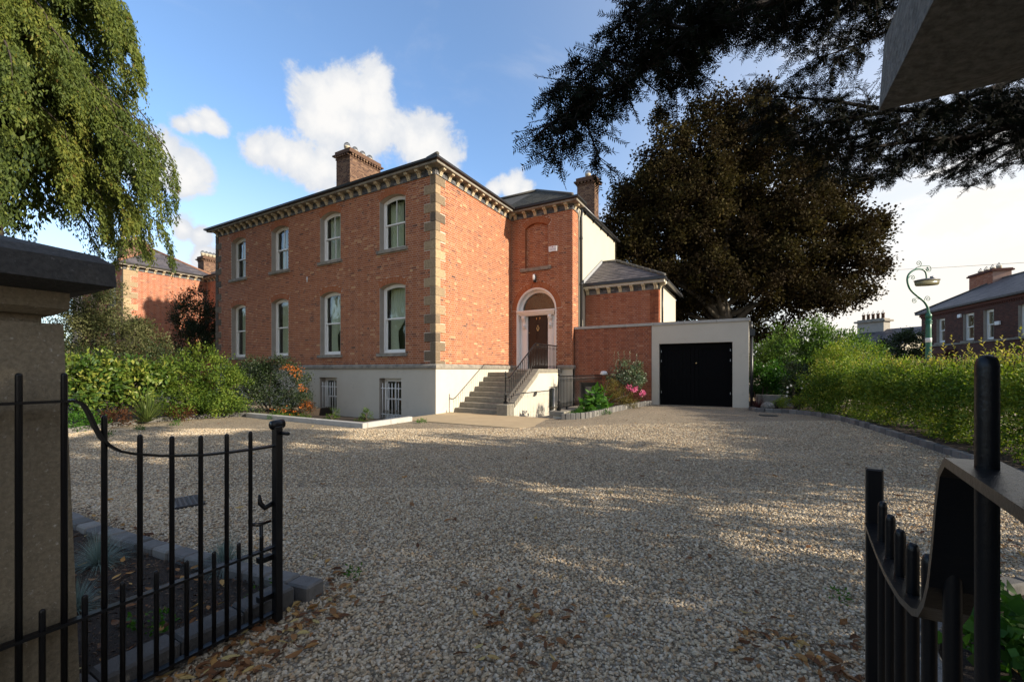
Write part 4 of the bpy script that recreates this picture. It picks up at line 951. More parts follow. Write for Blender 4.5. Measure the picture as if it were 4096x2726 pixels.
# ------------------------------------------------------------------ neighbouring house to the left
NU, NV = -25.66, .41
nb = thing('brick_house', 'neighbouring orange-red brick house behind shrubs at the left, its slate hip roof showing', 'house', (NU, NV, 0))
TNs, TNf, TNp = SIDE(NU), FRONT(NV), FRONT(NV + 4.75)
nops = [(NU - 2.2, NU - 1.15, *UP), (NU - 2.2, NU - 1.15, *LO), (NU - 5.4, NU - 4.3, *UP), (NU - 5.4, NU - 4.3, *LO)]
mb = MB(); wall_shell(mb, TNs, NV, NV + 4.75, 0, ZT + .3, [], -.35, 0); nsw = mb.build('side_wall', MT['mortar'], nb)
mb = MB(); wall_shell(mb, TNf, NU - 9, NU - .36, 0, ZT + .3, nops, -.35, 0); nfw = mb.build('front_wall', MT['mortar'], nb)
mb = MB(); wall_shell(mb, TNp, NU, NU + 3.0, 0, ZT + .3, [], -.35, 0); npw = mb.build('porch_wall', MT['mortar'], nb)
bl = []
def nq(side):
    def f(z):
        k = int((ZT - z) / .36); w = .72 if (k % 2 == 0) == (side == 's') else .36
        if side == 'f': w *= .6
        return [(NV - .1, NV + w)] if side == 's' else [(NU - w, NU + .1)]
    return f
tfn = lambda: min(1, max(0, random.gauss(.5, .2)))
lay_bricks(TNs, 's', NV, NV + 4.74, .1, ZT, [], 0, 'brick_n', bl, nq('s'), tf=tfn); lay_bricks(TNf, 'f', NU - 7, NU, 1.66, ZT, nops, .22, 'brick_n', bl, nq('f'), tf=tfn); lay_bricks(TNp, 'p', NU, NU + 3, .1, ZT, [], 0, 'brick_n', bl, tf=tfn)
place_bricks(bl, {'s': nsw, 'f': nfw, 'p': npw}, 'brick_n', 300)
for k in range(17):
    z1 = ZT - .36 * k; z0 = z1 - .352; ls = .72 if k % 2 == 0 else .36
    MB().bbox(NU - (.22 if k % 2 == 0 else .43), NU + .02, NV - .02, NV + ls, z0, z1, .012, random.uniform(.6, 1)).build('quoin', MT['quoin'], nb)
cornice(nb, NU - 8, NU, TNf, 0, 0, 1, .47, .3); cornice(nb, NV, NV + 4.75, TNs, R(90), 1, -1, .47, .2); cornice(nb, NU, NU + 3, TNp, 0, -1, 0, .47, .2)
for o in nops[:2]: window(nb, TNf, o, True, 'full')
u1 = NU + .36; va, vb_ = NV - .36, NV + 5.2; hv = (vb_ - va) / 2; nz = EZ + hv * .62
mb = MB(); slab(mb, [(u1, va, EZ), (u1, vb_, EZ), (u1 - hv, va + hv, nz)]); slab(mb, [(u1 - 14, va, EZ), (u1, va, EZ), (u1 - hv, va + hv, nz), (u1 - 14, va + hv, nz)]); slab(mb, [(u1, vb_, EZ), (u1 - 14, vb_, EZ), (u1 - 14, va + hv, nz), (u1 - hv, va + hv, nz)])
t = 2.6; slab(mb, [(u1 - 6, vb_ - .5, EZ), (u1 + 3, vb_ - .5, EZ), (u1 + 3 - t, vb_ - .5 + t, EZ + t * .62), (u1 - 6, vb_ - .5 + t, EZ + t * .62)])
nr = mb.build('roof', MT['slate'], nb); sl_ = math.hypot(hv, hv * .62)
slates(nr, (u1, va, EZ), (0, 1, 0), (-hv / sl_, 0, hv * .62 / sl_), vb_ - va, sl_, lambda f: (hv * f, 2 * hv - hv * f), 12, .5, MT['slate'], 130)
MB().tube([(u1, va, EZ + .03), (u1 - hv, va + hv, nz + .05), (u1 - 9, va + hv, nz + .05)], .08, 7).tube([(u1 - hv, va + hv, nz + .05), (u1, vb_, EZ + .03)], .07, 7).build('ridge_tiles', MT['rtile'], nr)
chimney(nb, -28.9, -28.0, 1.13, 2.6, 8.6, 9.95, 5, potr=.14); chimney(nb, -28.9, -28.0, 6.0, 7.3, 8.8, 9.95, 5, potr=.14)
MB().box(NU - 9, NU - .8, NV + 1.0, NV + 10, -.2, ZT + .2).box(NU - .8, NU + 3, NV + 5.3, NV + 10, -.2, ZT + .2).build('interior_core', MT['room'], nb)

# ------------------------------------------------------------------ kerbs
def resample(pts, step):
    P = [Vector((x, y, 0)) for x, y in pts]
    # smooth the corners with a Catmull-Rom pass
    Q = []
    for i in range(len(P) - 1):
        a, b, c, d = P[max(i - 1, 0)], P[i], P[i + 1], P[min(i + 2, len(P) - 1)]
        for k in range(12):
            t = k / 12; Q.append(.5 * ((2 * b) + (c - a) * t + (2 * a - 5 * b + 4 * c - d) * t * t + (3 * b - a - 3 * c + d) * t ** 3))
    Q.append(P[-1]); out = []; acc = 0; nxt = step / 2
    for a, b in zip(Q, Q[1:]):
        ln = (b - a).length
        while nxt <= acc + ln: out.append((a.lerp(b, (nxt - acc) / ln), math.atan2(b.y - a.y, b.x - a.x))); nxt += step
        acc += ln
    return out
SM = {}
def kerb(name, label, pts, step, h, w, tilt=0.):
    k0 = thing(name, label, 'kerb', (pts[0][0], pts[0][1], 0), None)
    for p, a in resample(pts, step):
        q = random.randrange(6); key = (step, h, w, q)
        if key not in SM: SM[key] = MB().bbox(-step / 2 + .003, step / 2 - .003, -w / 2, w / 2, -.08, h, .012, q / 5).mesh('sett', MT['sett'])
        link('sett', SM[key], k0, (p.x + random.uniform(-.004, .004), p.y, gh(p.x, p.y) + random.uniform(-.006, .006)), (random.gauss(0, .02) + tilt, random.gauss(0, .015), a + random.gauss(0, .015)))
    return k0
kerb('kerb_edging', 'curved grey sett edging in front of the variegated shrubs at the left', KL, .205, .12, .11)
kerb('kerb_edging', 'curved grey sett edging along the foot of the clipped hedge at the right', KR, .21, .11, .11)
kerb('kerb_edging', 'wavy grey sett edging round the little bed by the basement railing', AK, .135, .17, .10)
kerb('kerb_edging', 'dark grey sett edging round the mulched bed behind the open iron gate', KG + [(6.50, -9.14)], .2, .095, .13)
kg2 = kerb('kerb_edging', 'grey kerb blocks running past the foot of the open gate towards the left pillar', [(6.46, -9.22), (6.46, -9.7), (6.46, -10.2), (6.46, -10.9)], .3, .115, .15)
kerb('kerb_edging', 'short grey sett edging beside the near right gate leaf', [(9.66, -9.2), (9.70, -8.3), (9.76, -7.9), (10.05, -7.4), (10.5, -6.85), (11.6, -6.3), (13.2, -6.1)], .2, .1, .11)
kw = thing('kerb_wall', 'pale concrete kerb upstand round the sunken bed below the basement windows', 'kerb', (.5, -3.45, 0))
MB().bbox(-4.6, -2.95, -3.5, -3.34, -.45, .13, .012).build('kerb_stone', MT['kerbstone'], kw); MB().bbox(-2.945, -1.2, -3.5, -3.34, -.45, .13, .012).build('kerb_stone', MT['kerbstone'], kw)
MB().bbox(-1.195, .58, -3.5, -3.34, -.45, .13, .012).build('kerb_stone', MT['kerbstone'], kw)
MB().bbox(.42, .58, -3.335, -2.55, -.45, .13, .012).build('kerb_stone', MT['kerbstone'], kw); MB().bbox(.42, .58, -2.545, -1.72, -.45, .13, .012).build('kerb_stone', MT['kerbstone'], kw)
MB().box(.0, .46, -1.72, .0, -.3, .02).build('kerb_stone', MT['concrete'], kw)

dc = thing('drain_cover', 'dark rectangular drain cover standing proud of the gravel behind the left gate', 'drain cover', (3.62, -8.55, 0))
dq = lambda x, y, z: (3.62 + x * .951 + y * .309, -8.55 - x * .309 + y * .951, z)
MB().bbox(-.21, .21, -.13, .13, -.03, .03, .008, T=dq).build('frame', MT['gutter'], dc)
mb = MB()
for i in range(9):
    for j in range(5): mb.box(-.18 + i * .041, -.155 + i * .041, -.105 + j * .043, -.08 + j * .043, .03, .034, T=dq)
mb.build('tread_studs', MT['gutter'], dc)
p = GP(3072, 1662, gh(9.3, 3.4)); dc2 = thing('drain_cover', 'flat dark drain cover in the gravel near the garage corner', 'drain cover', p)
MB().bbox(p[0] - .22, p[0] + .22, p[1] - .15, p[1] + .15, p[2] - .02, p[2] + .018, .006).build('frame', MT['gutter'], dc2)

# ------------------------------------------------------------------ gate pillars and iron gate leaves
GU = lambda g: g + CAM[0]
GVv = lambda p: p + CAM[1]
def loft(mb, rings, n=4):
    """rings: list of (cx, cy, hx, hy, z)"""
    V = [];
    for cx, cy, hx, hy, z in rings: V += [(cx - hx, cy - hy, z), (cx + hx, cy - hy, z), (cx + hx, cy + hy, z), (cx - hx, cy + hy, z)]
    m = len(rings)
    mb.add(V, [(i * 4 + k, i * 4 + (k + 1) % 4, (i + 1) * 4 + (k + 1) % 4, (i + 1) * 4 + k) for i in range(m - 1) for k in range(4)] + [(3, 2, 1, 0), tuple((m - 1) * 4 + k for k in range(4))]); return mb
def pillar(name, label, cu, cv, half, capm, shm):
    p = thing(name, label, 'gate pillar', (cu, cv, 0))
    h = half
    loft(MB(), [(cu, cv, h + .045, h + .045, -.1), (cu, cv, h + .03, h + .03, .5), (cu, cv, h, h, 1.638)]).build('shaft', shm, p)
    loft(MB(), [(cu, cv, h - .05, h - .05, 1.638), (cu, cv, h - .05, h - .05, 1.672), (cu, cv, h - .02, h - .02, 1.674), (cu, cv, h + .015, h + .015, 1.70), (cu, cv, h + .015, h + .015, 1.765)]).build('necking', shm, p)
    o = loft(MB(), [(cu, cv, h + .015, h + .015, 1.767), (cu, cv, h + .135, h + .125, 1.797), (cu, cv, h + .13, h + .12, 1.888), (cu, cv, h + .08, h + .08, 1.925), (cu, cv, h * .5, h * .5, 1.99), (cu, cv, .05, .05, 2.03)]).build('cap', capm, p)
    return p
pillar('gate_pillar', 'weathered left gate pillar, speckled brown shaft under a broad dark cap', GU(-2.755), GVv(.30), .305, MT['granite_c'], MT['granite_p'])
pillar('gate_pillar', 'right gate pillar of which only the overhanging grey granite cap shows overhead', GU(.600), GVv(.295), .315, MT['granite'], MT['granite'])
def bar_mesh(r, h, n=10):
    return MB().lathe([(r, 0), (r, h - .013), (r, h - .011), (r * .86, h - .005), (r * .8, h - .004), (r * .4, h - .0005), (0.0005, h)], n=n)
DOG = bar_mesh(.0098, .48).mesh('dog_bar', MT['black'])
def gate(name, label, g0, slope, side, dz=0.):
    """leaf hinged at (g0, 0) and opened along p; slope: sideways drift per metre"""
    gt = thing(name, label, 'gate', (GU(g0), GVv(0), .04))
    gt.location.z += dz
    pos = lambda p, off=0.: (GU(g0 + slope * p + off), GVv(p))
    ang = math.atan2(1, slope)
    scroll = [(0, 1.327), (.62, 1.327), (.645, 1.31), (.662, 1.27), (.68, 1.215), (.70, 1.165), (.725, 1.13), (.76, 1.10), (.80, 1.083), (.841, 1.072), (.90, 1.056), (.963, 1.045), (1.08, 1.028), (1.2, 1.021), (1.317, 1.017), (1.44, 1.017)]
    mb = MB(); th, w = .010, .021
    prev = None; V = []
    for i, (p, z) in enumerate(scroll):
        a = scroll[max(i - 1, 0)]; b = scroll[min(i + 1, len(scroll) - 1)]; dx, dz = b[0] - a[0], b[1] - a[1]; l = math.hypot(dx, dz); nx, nz_ = -dz / l * th / 2, dx / l * th / 2
        for pp, zz, o in ((p + nx, z + nz_, -w), (p + nx, z + nz_, w), (p - nx, z - nz_, w), (p - nx, z - nz_, -w)): V.append((*pos(pp, o), zz))
    m = len(scroll)
    mb.add(V, [(i * 4 + k, i * 4 + (k + 1) % 4, (i + 1) * 4 + (k + 1) % 4, (i + 1) * 4 + k) for i in range(m - 1) for k in range(4)] + [(0, 1, 2, 3), tuple((m - 1) * 4 + k for k in (3, 2, 1, 0))]); mb.build('top_rail', MT['black'], gt)
    for z in (.44, .065):
        mb = MB(); A, B = pos(0, -.018), pos(0, .018); C, D = pos(1.44, .018), pos(1.44, -.018)
        mb.add([(*A, z - .006), (*B, z - .006), (*C, z - .006), (*D, z - .006), (*A, z + .006), (*B, z + .006), (*C, z + .006), (*D, z + .006)], [(3, 2, 1, 0), (4, 5, 6, 7), (0, 1, 5, 4), (1, 2, 6, 5), (2, 3, 7, 6), (3, 0, 4, 7)]); mb.build('cross_rail', MT['black'], gt)
    tops = {6: 1.26, 7: 1.164, 8: 1.14, 9: 1.126, 10: 1.12, 11: 1.117}
    for k in range(0, 12):
        p = .12 * k - (.01 if side > 0 else .025); z1 = tops.get(k, 1.44)
        me = bar_mesh(.0105 if side > 0 else .0088, z1 - .04).mesh('bar', MT['black'])
        link('bar', me, gt, (*pos(p), .04))
    for k in range(12): link('dog_bar', DOG, gt, (*pos(.06 + .12 * k - .01), .05))
    mb = MB(); P = lambda x, y, z: (*pos(1.455 + y, x), z)
    mb.bbox(-.018, .018, -.018, .018, .02, 1.14 if side > 0 else 1.165, .004, T=P)
    if side > 0: mb.bbox(.018 * side, .042 * side, -.026, .014, .02, 1.13, .003, T=P)
    mb.build('closing_post', MT['black'], gt)
    mb = MB(); P0 = lambda x, y, z: Vector(P(x, y, z))
    mb.tube([P0(-.0 * side, -.03, 1.135), P0(.0, .04, 1.14)], .026, 12); mb.tube([P0(.03 * side, .0, 1.09), P0(.10 * side, .01, 1.09)], .010, 8)
    if side > 0: mb.build('top_latch', MT['black'], gt)
    mb = MB(); mb.tube([P0(0, -.02, .69), P0(-.02 * side, -.055, .67), P0(-.03 * side, -.075, .70), P0(-.03 * side, -.08, .75)], [.014, .016, .014, .006], 8); 
    if side > 0: mb.build('keeper_hook', MT['black'], gt)
    mb = MB(); mb.tube([P0(-.02 * side, -.075, .03), P0(-.02 * side, -.075, .58)], .010, 8); mb.tube([P0(-.02 * side, -.02, .585), P0(-.02 * side, -.09, .585), P0(-.02 * side, -.13, .60)], [.008, .011, .008], 8)
    for z in (.15, .37): mb.box(-.035, .005, -.095, -.02, z, z + .03, T=lambda x, y, z: P(x * side, y, z))
    mb.build('drop_bolt', MT['black'], gt)
    mb = MB()
    for z in (.12, 1.2): mb.tube([(*pos(-.03), z), (*pos(-.03), z + .08)], .02, 8)
    mb.box(-.03, .03, -.05, .0, .03, 1.35, T=lambda x, y, z: (*pos(y, x), z)); mb.build('hinge_stile', MT['black'], gt)
    return gt
gate('iron_gate', 'open black iron gate leaf in front of the speckled left pillar', -2.38, .0, 1)
gate('iron_gate', 'black iron gate leaf seen close up end-on at the right', .138, .103, -1, .025)

# ------------------------------------------------------------------ vegetation
def unit(a): return a / np.maximum(1e-9, np.linalg.norm(a, axis=1, keepdims=True))
def leafmesh(name, C, size, axis, nrm, tint, m, parent, aspect=.5, kind=None, fold=.12, droop=0.):
    n = len(C); axis = unit(axis); side = unit(np.cross(nrm, axis)); up = np.cross(axis, side); s = np.asarray(size).reshape(-1, 1) * np.ones((n, 1))
    base = C; tip = C + axis * s - up * s * droop
    mid = C + axis * s * .45 + up * s * fold
    V = np.stack([base, mid + side * s * aspect / 2, tip, mid - side * s * aspect / 2], 1).reshape(-1, 3)
    return npmesh(name, V, np.arange(n * 4).reshape(n, 4), np.clip(tint, 0, 1), m, parent, kind)
def blob_points(blobs, n, clump=.22, fill=.25, squash=1.):
    """points gathered in clumps over the skins of the blobs (cx, cy, cz, rx, ry, rz); returns points, outward directions, clump shade"""
    w = np.array([(b[3] * b[4] + b[4] * b[5] + b[3] * b[5]) for b in blobs]); w /= w.sum()
    P, D, T = [], [], []
    for b, ww in zip(blobs, w):
        k = int(n * ww); c = np.array(b[:3]); r = np.array(b[3:6])
        nc = max(8, int(2.2 * (r.mean() / clump) ** 2))
        d = unit(RNG.normal(size=(nc, 3))); rad = 1 - fill * RNG.random(nc) ** 1.5 + RNG.normal(0, .05, nc)
        cc = c + d * r * rad[:, None]; ct = RNG.random(nc)
        i = RNG.integers(0, nc, k)
        p = cc[i] + RNG.normal(size=(k, 3)) * clump * np.array([1, 1, squash]) * .62
        P.append(p); D.append(unit((p - c) / r)); T.append(ct[i])
    return np.concatenate(P), np.concatenate(D), np.concatenate(T)
def shrub(name, label, cat, base, blobs, n, size, m, clump=.22, aspect=.55, up=.3, wild=.8, fill=.35, tmix=(.15, .45, .4), stems=5, group=None, zmin=None, m_stem='bark_d', squash=1., droop=0.):
    o = thing(name, label, cat, base, group)
    P, D, T = blob_points(blobs, n, clump, fill, squash)
    if zmin is not None:
        k = P[:, 2] > zmin + .02; P, D, T = P[k], D[k], T[k]
    nn = len(P)
    ax = D * .7 + RNG.normal(size=(nn, 3)) * wild + np.array([0, 0, up]); nr = RNG.normal(size=(nn, 3)) * .6 + D + np.array([0, 0, .5])
    tint = tmix[0] + tmix[1] * T + tmix[2] * (RNG.random(nn) - .5)
    leafmesh('foliage', P, size * RNG.uniform(.6, 1.25, nn), ax, nr, tint, MT[m], o, aspect, droop=droop)
    if stems:
        mb = MB()
        for k in range(stems):
            b = blobs[k % len(blobs)]; e = Vector(b[:3]) + Vector((random.uniform(-.6, .6) * b[3], random.uniform(-.6, .6) * b[4], random.uniform(0, .7) * b[5])); s = Vector(base) + Vector((random.uniform(-.12, .12), random.uniform(-.12, .12), -.03))
            mid = s.lerp(e, .5) + Vector((random.uniform(-.1, .1), random.uniform(-.1, .1), .1)); mb.tube([s, mid, e], [.03, .02, .008], 6)
        mb.build('stems', MT[m_stem], o)
    return o
def blades(name, label, cat, base, n, length, width, m, spread=1., group=None, curve=.5, tint=(.2, .8), lean=None):
    """a tuft of arching strap leaves"""
    o = thing(name, label, cat, base, group); seg = 4
    q = RNG.random(n) * 6.283; el = RNG.uniform(.25, 1.45, n) if spread > .8 else RNG.uniform(.7, 1.5, n); ln = length * RNG.uniform(.6, 1.1, n)
    d = np.stack([np.cos(q) * np.cos(el), np.sin(q) * np.cos(el), np.sin(el)], 1); sd = np.stack([-np.sin(q), np.cos(q), np.zeros(n)], 1)
    b = np.array(base) + np.stack([np.cos(q), np.sin(q), np.zeros(n)], 1) * RNG.random((n, 1)) * length * .06
    rows = []
    for k in range(seg + 1):
        f = k / seg; c = b + d * (ln * f)[:, None] - np.array([0, 0, 1]) * (ln * curve * f ** 2.2 * np.cos(el))[:, None]
        wv_ = width * (1 - .85 * f) * (.6 + 1.2 * f * (1 - f)); rows += [c - sd * wv_ / 2, c + sd * wv_ / 2]
    V = np.stack(rows, 1).reshape(-1, 3); w = 2 * (seg + 1)
    F = np.concatenate([np.stack([np.arange(n) * w + 2 * k, np.arange(n) * w + 2 * k + 1, np.arange(n) * w + 2 * k + 3, np.arange(n) * w + 2 * k + 2], 1) for k in range(seg)])
    tt = np.tile(RNG.uniform(*tint, n), seg)
    npmesh('foliage', V, F, tt, MT[m], o); return o
def shoots(o, m, roots, dirs, length, n, size, aspect=.5, tint=(.4, 1.)):
    """upright shoots with paired leaves standing out of a hedge or shrub"""
    C, A, Nn, T = [], [], [], []
    mb = MB()
    for p, d in zip(roots, dirs):
        p, d = Vector(p), Vector(d).normalized(); ln = length * random.uniform(.5, 1.2); sd = d.orthogonal().normalized(); t0 = random.uniform(*tint)
        mb.tube([p, p + d * ln], [.005, .002], 4)
        for k in range(n):
            f = (k + .5) / n; q = k * 2.4
            a = Matrix.Rotation(q, 3, d) @ sd; c = p + d * ln * f
            C.append(c); A.append(a * (1.1 - .6 * f) + d * .7); Nn.append(d); T.append(min(1, t0 + .2 * f))
    n_ = len(C)
    leafmesh('shoots', np.array(C), size * RNG.uniform(.7, 1.2, n_), np.array(A), np.array(Nn), np.array(T), MT[m], o, aspect, 'stuff')
    mb.build('shoot_stems', MT['bark_d'], o, 'stuff')

def wz_(px, py, Y): return W(px, py, Y)
def B(px, py, Y, rx, ry, rz): return (*W(px, py, Y), rx, ry, rz)

# ---- left border
b0 = W(430, 1690, 11.3)
o = shrub('variegated_shrub', 'broad shrub with large yellow-edged leaves nearest the left gate pillar', 'shrub', (b0[0], b0[1], .03),
      [B(330, 1530, 10.9, .75, .85, .72), B(450, 1540, 11.5, .8, .9, .68), B(560, 1540, 12.0, .6, .8, .62), B(230, 1530, 10.8, .7, .8, .7)], 7500, .15, 'l_elae', .2, .42, .1, .9, .3, (.2, .6, .5), 6)
b0 = W(800, 1660, 13.4)
o = shrub('light_green_shrub', 'wide light green shrub with small leaves in the middle of the left border', 'shrub', (b0[0], b0[1], .03),
      [B(680, 1540, 12.6, .75, .8, .8), B(800, 1520, 13.3, .9, .9, .95), B(900, 1560, 13.2, .7, .8, .75), B(740, 1600, 12.4, .7, .6, .4), B(880, 1610, 12.8, .7, .5, .35)], 17000, .072, 'l_light', .17, .55, .2, .8, .3, (.12, .55, .5), 7)
p = W(800, 1420, 13.3); shoots(o, 'l_light', [tuple(Vector(p) + Vector((random.uniform(-.25, .25), random.uniform(-.2, .2), random.uniform(-.3, 0)))) for _ in range(14)], [(random.gauss(0, .25), random.gauss(0, .25), 1) for _ in range(14)], .5, 9, .13, .4)
b0 = W(1080, 1680, 14.6)
o = shrub('firethorn_shrub', 'dark glossy firethorn with clusters of orange berries against the house front', 'shrub', (b0[0], b0[1], -.1),
      [B(1010, 1560, 14.6, .9, .8, .9), B(1110, 1540, 14.9, .9, .7, 1.0), B(1180, 1580, 14.7, .5, .6, .8), B(990, 1490, 14.9, .8, .6, .5), B(950, 1560, 14.4, .7, .6, .7)], 24000, .062, 'l_dark', .17, .5, .2, .9, .3, (.1, .5, .6), 6)
P, D, T = blob_points([B(1190, 1490, 14.4, .16, .3, .2), B(1215, 1550, 14.3, .1, .2, .14), B(1225, 1620, 14.3, .1, .2, .18), B(1150, 1470, 14.3, .3, .2, .1)], 420, .06, .5)
leafmesh('berries', P, .035, RNG.normal(size=P.shape), RNG.normal(size=P.shape), RNG.random(len(P)), MT['l_berry'], o, .9)
P, D, T = blob_points([B(1140, 1640, 14.0, .7, .3, .15)], 60, .1, .5)
leafmesh('blossoms', P, .05, RNG.normal(size=P.shape), RNG.normal(size=P.shape), RNG.random(len(P)), MT['l_berry'], o, .9)
P, D, T = blob_points([B(1228, 1625, 14.4, .12, .3, .24)], 500, .1, .5)
leafmesh('autumn_leaves', P, .05, RNG.normal(size=P.shape), RNG.normal(size=P.shape), RNG.random(len(P)), MT['l_rust'], o, .6)
b0 = W(1120, 1690, 13.9)
shrub('juniper', 'low feathery green ground-cover shrub along the pale kerb upstand', 'shrub', (b0[0], b0[1], -.05),
      [B(1010, 1680, 13.7, .5, .35, .2), B(1100, 1682, 13.7, .55, .35, .22), B(1190, 1690, 13.7, .5, .35, .2)], 5000, .09, 'l_light', .1, .18, .2, .7, .3, (.05, .3, .3), 3)
for px, lab in ((1330, 'small feathery fern in front of the left basement window'), (1465, 'small feathery fern in front of the plain wall between the basement windows')):
    b0 = W(px, 1700, 13.6)
    shrub('fern', lab, 'fern', (b0[0], b0[1], -.1), [B(px, 1668, 13.6, .16, .16, .24), B(px - 25, 1690, 13.6, .22, .18, .1)], 700, .09, 'l_light', .06, .16, .6, .8, .4, (.1, .3, .3), 4)
b0 = W(588, 1672, 11.4); blades('strap_leaf_plant', 'spiky green strap-leaved plant fanning out in front of the left shrubs', 'plant', (b0[0], b0[1], .06), 150, 1.05, .032, 'l_phor', 1., None, .35)
shrub('creeping_plant', 'dark reddish low ground cover around the foot of the spiky plant', 'plant', (W(480, 1680, 10.9)[0], W(480, 1680, 10.9)[1], .03), [B(470, 1668, 10.9, .4, .3, .16), B(720, 1655, 12.0, .4, .25, .16)], 1800, .05, 'l_rust', .1, .5, .3, .8, .4, (.0, .3, .4), 0)
shrub('weeds', 'low bright weeds along the sett edging near the left pillar', 'plant', (W(330, 1690, 10.1)[0], W(330, 1690, 10.1)[1], .03), [B(300, 1690, 10.0, .5, .3, .22), B(390, 1690, 10.6, .3, .25, .15)], 2600, .055, 'l_bright', .1, .4, .4, .8, .4, (.1, .5, .4), 0)
for k, (px, py, lab) in enumerate(((560, 1720, 'small weed in the gravel before the spiky plant'), (700, 1700, 'small weed in the gravel before the light green shrub'), (430, 1745, 'small weed in the gravel before the variegated shrub'), (1680, 1690, 'small weed by the corner of the concrete apron'), (1085, 1675, 'small weed at the left end of the pale kerb upstand'))):
    p = GP(px, py, .01); shrub('weed_tuft', lab, 'weed', (p[0], p[1], .005), [(p[0], p[1], .05, .16, .1, .05)], 160, .045, 'l_bright', .05, .35, .5, .8, .4, (.1, .5, .4), 0)
# back shrubs
b0 = W(470, 1560, 17.5)
o = shrub('evergreen_shrub', 'tall grey-green evergreen shrub spreading before the neighbouring house', 'shrub', (b0[0], b0[1], .03),
      [B(380, 1240, 17.5, 1.0, 1.0, .9), B(330, 1330, 17.2, 1.0, 1.0, .9), B(480, 1330, 17.6, 1.2, 1.0, .9), B(570, 1370, 17.6, .9, .9, .6), B(440, 1180, 17.6, .6, .6, .5), B(280, 1260, 17, .7, .8, .9), B(620, 1390, 17.6, .5, .5, .4), B(350, 1430, 17.4, 1.0, 1.0, .6)], 26000, .085, 'l_holly', .22, .5, .3, .8, .3, (.1, .6, .5), 9)
b0 = W(790, 1560, 23.2)
shrub('dark_evergreen', 'dark spiky-outlined evergreen tucked behind the far left corner of the house', 'shrub', (b0[0], b0[1], .03),
      [B(800, 1290, 23, 1.0, 1.0, .9), B(760, 1260, 23, .9, .9, .7), B(830, 1350, 23, 1.1, 1.0, 1.0), B(770, 1380, 23, .8, .9, .8), B(730, 1210, 23, .35, .4, .4), B(785, 1185, 23, .3, .4, .4), B(850, 1240, 23, .5, .5, .5)], 15000, .12, 'l_dark', .25, .4, .5, .8, .3, (.0, .35, .35), 8)
b0 = W(560, 1500, 15.5)
shrub('tall_back_hedge', 'dim low hedge filling the border behind the variegated shrub', 'hedge', (b0[0], b0[1], .03), [B(450, 1500, 14.8, 1.2, .9, .7), B(640, 1480, 16.0, 1.2, .9, .9), B(270, 1500, 14, 1.0, .9, .8)], 7000, .08, 'l_dark', .25, .5, .2, .8, .3, (.2, .5, .5), 5)

# ---- bed by the basement railing
b0 = W(2500, 1610, 15.2)
o = shrub('silver_shrub', 'upright silvery-green shrub against the brick screen wall', 'shrub', (4.98, 4.3, .25), [B(2500, 1490, 15.3, .42, .38, .42), B(2530, 1520, 15.1, .36, .36, .36), B(2460, 1500, 15.4, .3, .3, .3), B(2545, 1480, 15.2, .25, .25, .3)], 3000, .075, 'l_olive', .11, .45, .2, .9, .35, (.1, .5, .6), 6)
shoots(o, 'l_olive', [W(2455, 1460, 15.3), W(2480, 1450, 15.3), W(2500, 1445, 15.3), W(2520, 1455, 15.2), W(2462, 1470, 15.2), W(2545, 1475, 15.2)], [(random.gauss(0, .15), 0, 1) for _ in range(6)], .5, 14, .06, .45, (.5, 1))
shrub('bronze_shrub', 'fine-leaved bronze-green shrub in the railing bed', 'shrub', (4.75, 2.9, .2), [B(2450, 1570, 14.3, .36, .34, .36), B(2490, 1590, 14.2, .38, .34, .3), B(2440, 1545, 14.3, .22, .22, .3), B(2520, 1615, 14.3, .25, .25, .2)], 5200, .05, 'l_heath', .1, .3, .5, .8, .35, (.1, .5, .5), 6)
shrub('broad_leaf_plant', 'lush plant with drooping broad green leaves at the foot of the area railing', 'plant', (4.45, 1.9, .12), [B(2385, 1600, 13.2, .3, .28, .22), B(2375, 1620, 13.1, .32, .28, .16)], 210, .24, 'l_bright', .12, .5, .3, .7, .4, (.2, .6, .4), 5, None, None, 'bark_d', 1., .4)
shrub('moss_cushion', 'low bright green cushion plant at the tip of the railing bed', 'plant', (4.45, 1.0, .1), [B(2345, 1645, 12.6, .30, .26, .14), B(2310, 1660, 12.4, .22, .2, .08), B(2400, 1648, 12.8, .3, .25, .08)], 4500, .045, 'l_bright', .07, .35, .6, .8, .4, (.0, .5, .4), 0)
o = thing('nerine_flower', 'three bright pink flower heads leaning out in front of the brick screen wall', 'flowers', (5.3, 3.6, .2))
P, D, T = blob_points([B(2517, 1548, 14.2, .07, .07, .06), B(2538, 1557, 14.2, .09, .09, .07), B(2572, 1572, 14.1, .08, .08, .07)], 260, .035, .5)
leafmesh('petals', P, .055, D + RNG.normal(size=P.shape) * .4, RNG.normal(size=P.shape), RNG.random(len(P)), MT['l_pink'], o, .35)
mb = MB()
for px, py in ((2517, 1548), (2538, 1557), (2572, 1572)): mb.tube([(5.25, 3.5, .2), Vector(W(px - 10, py + 25, 14.2)), Vector(W(px, py, 14.2))], [.008, .006, .004], 5)
mb.build('stalks', MT['l_bright'], o)

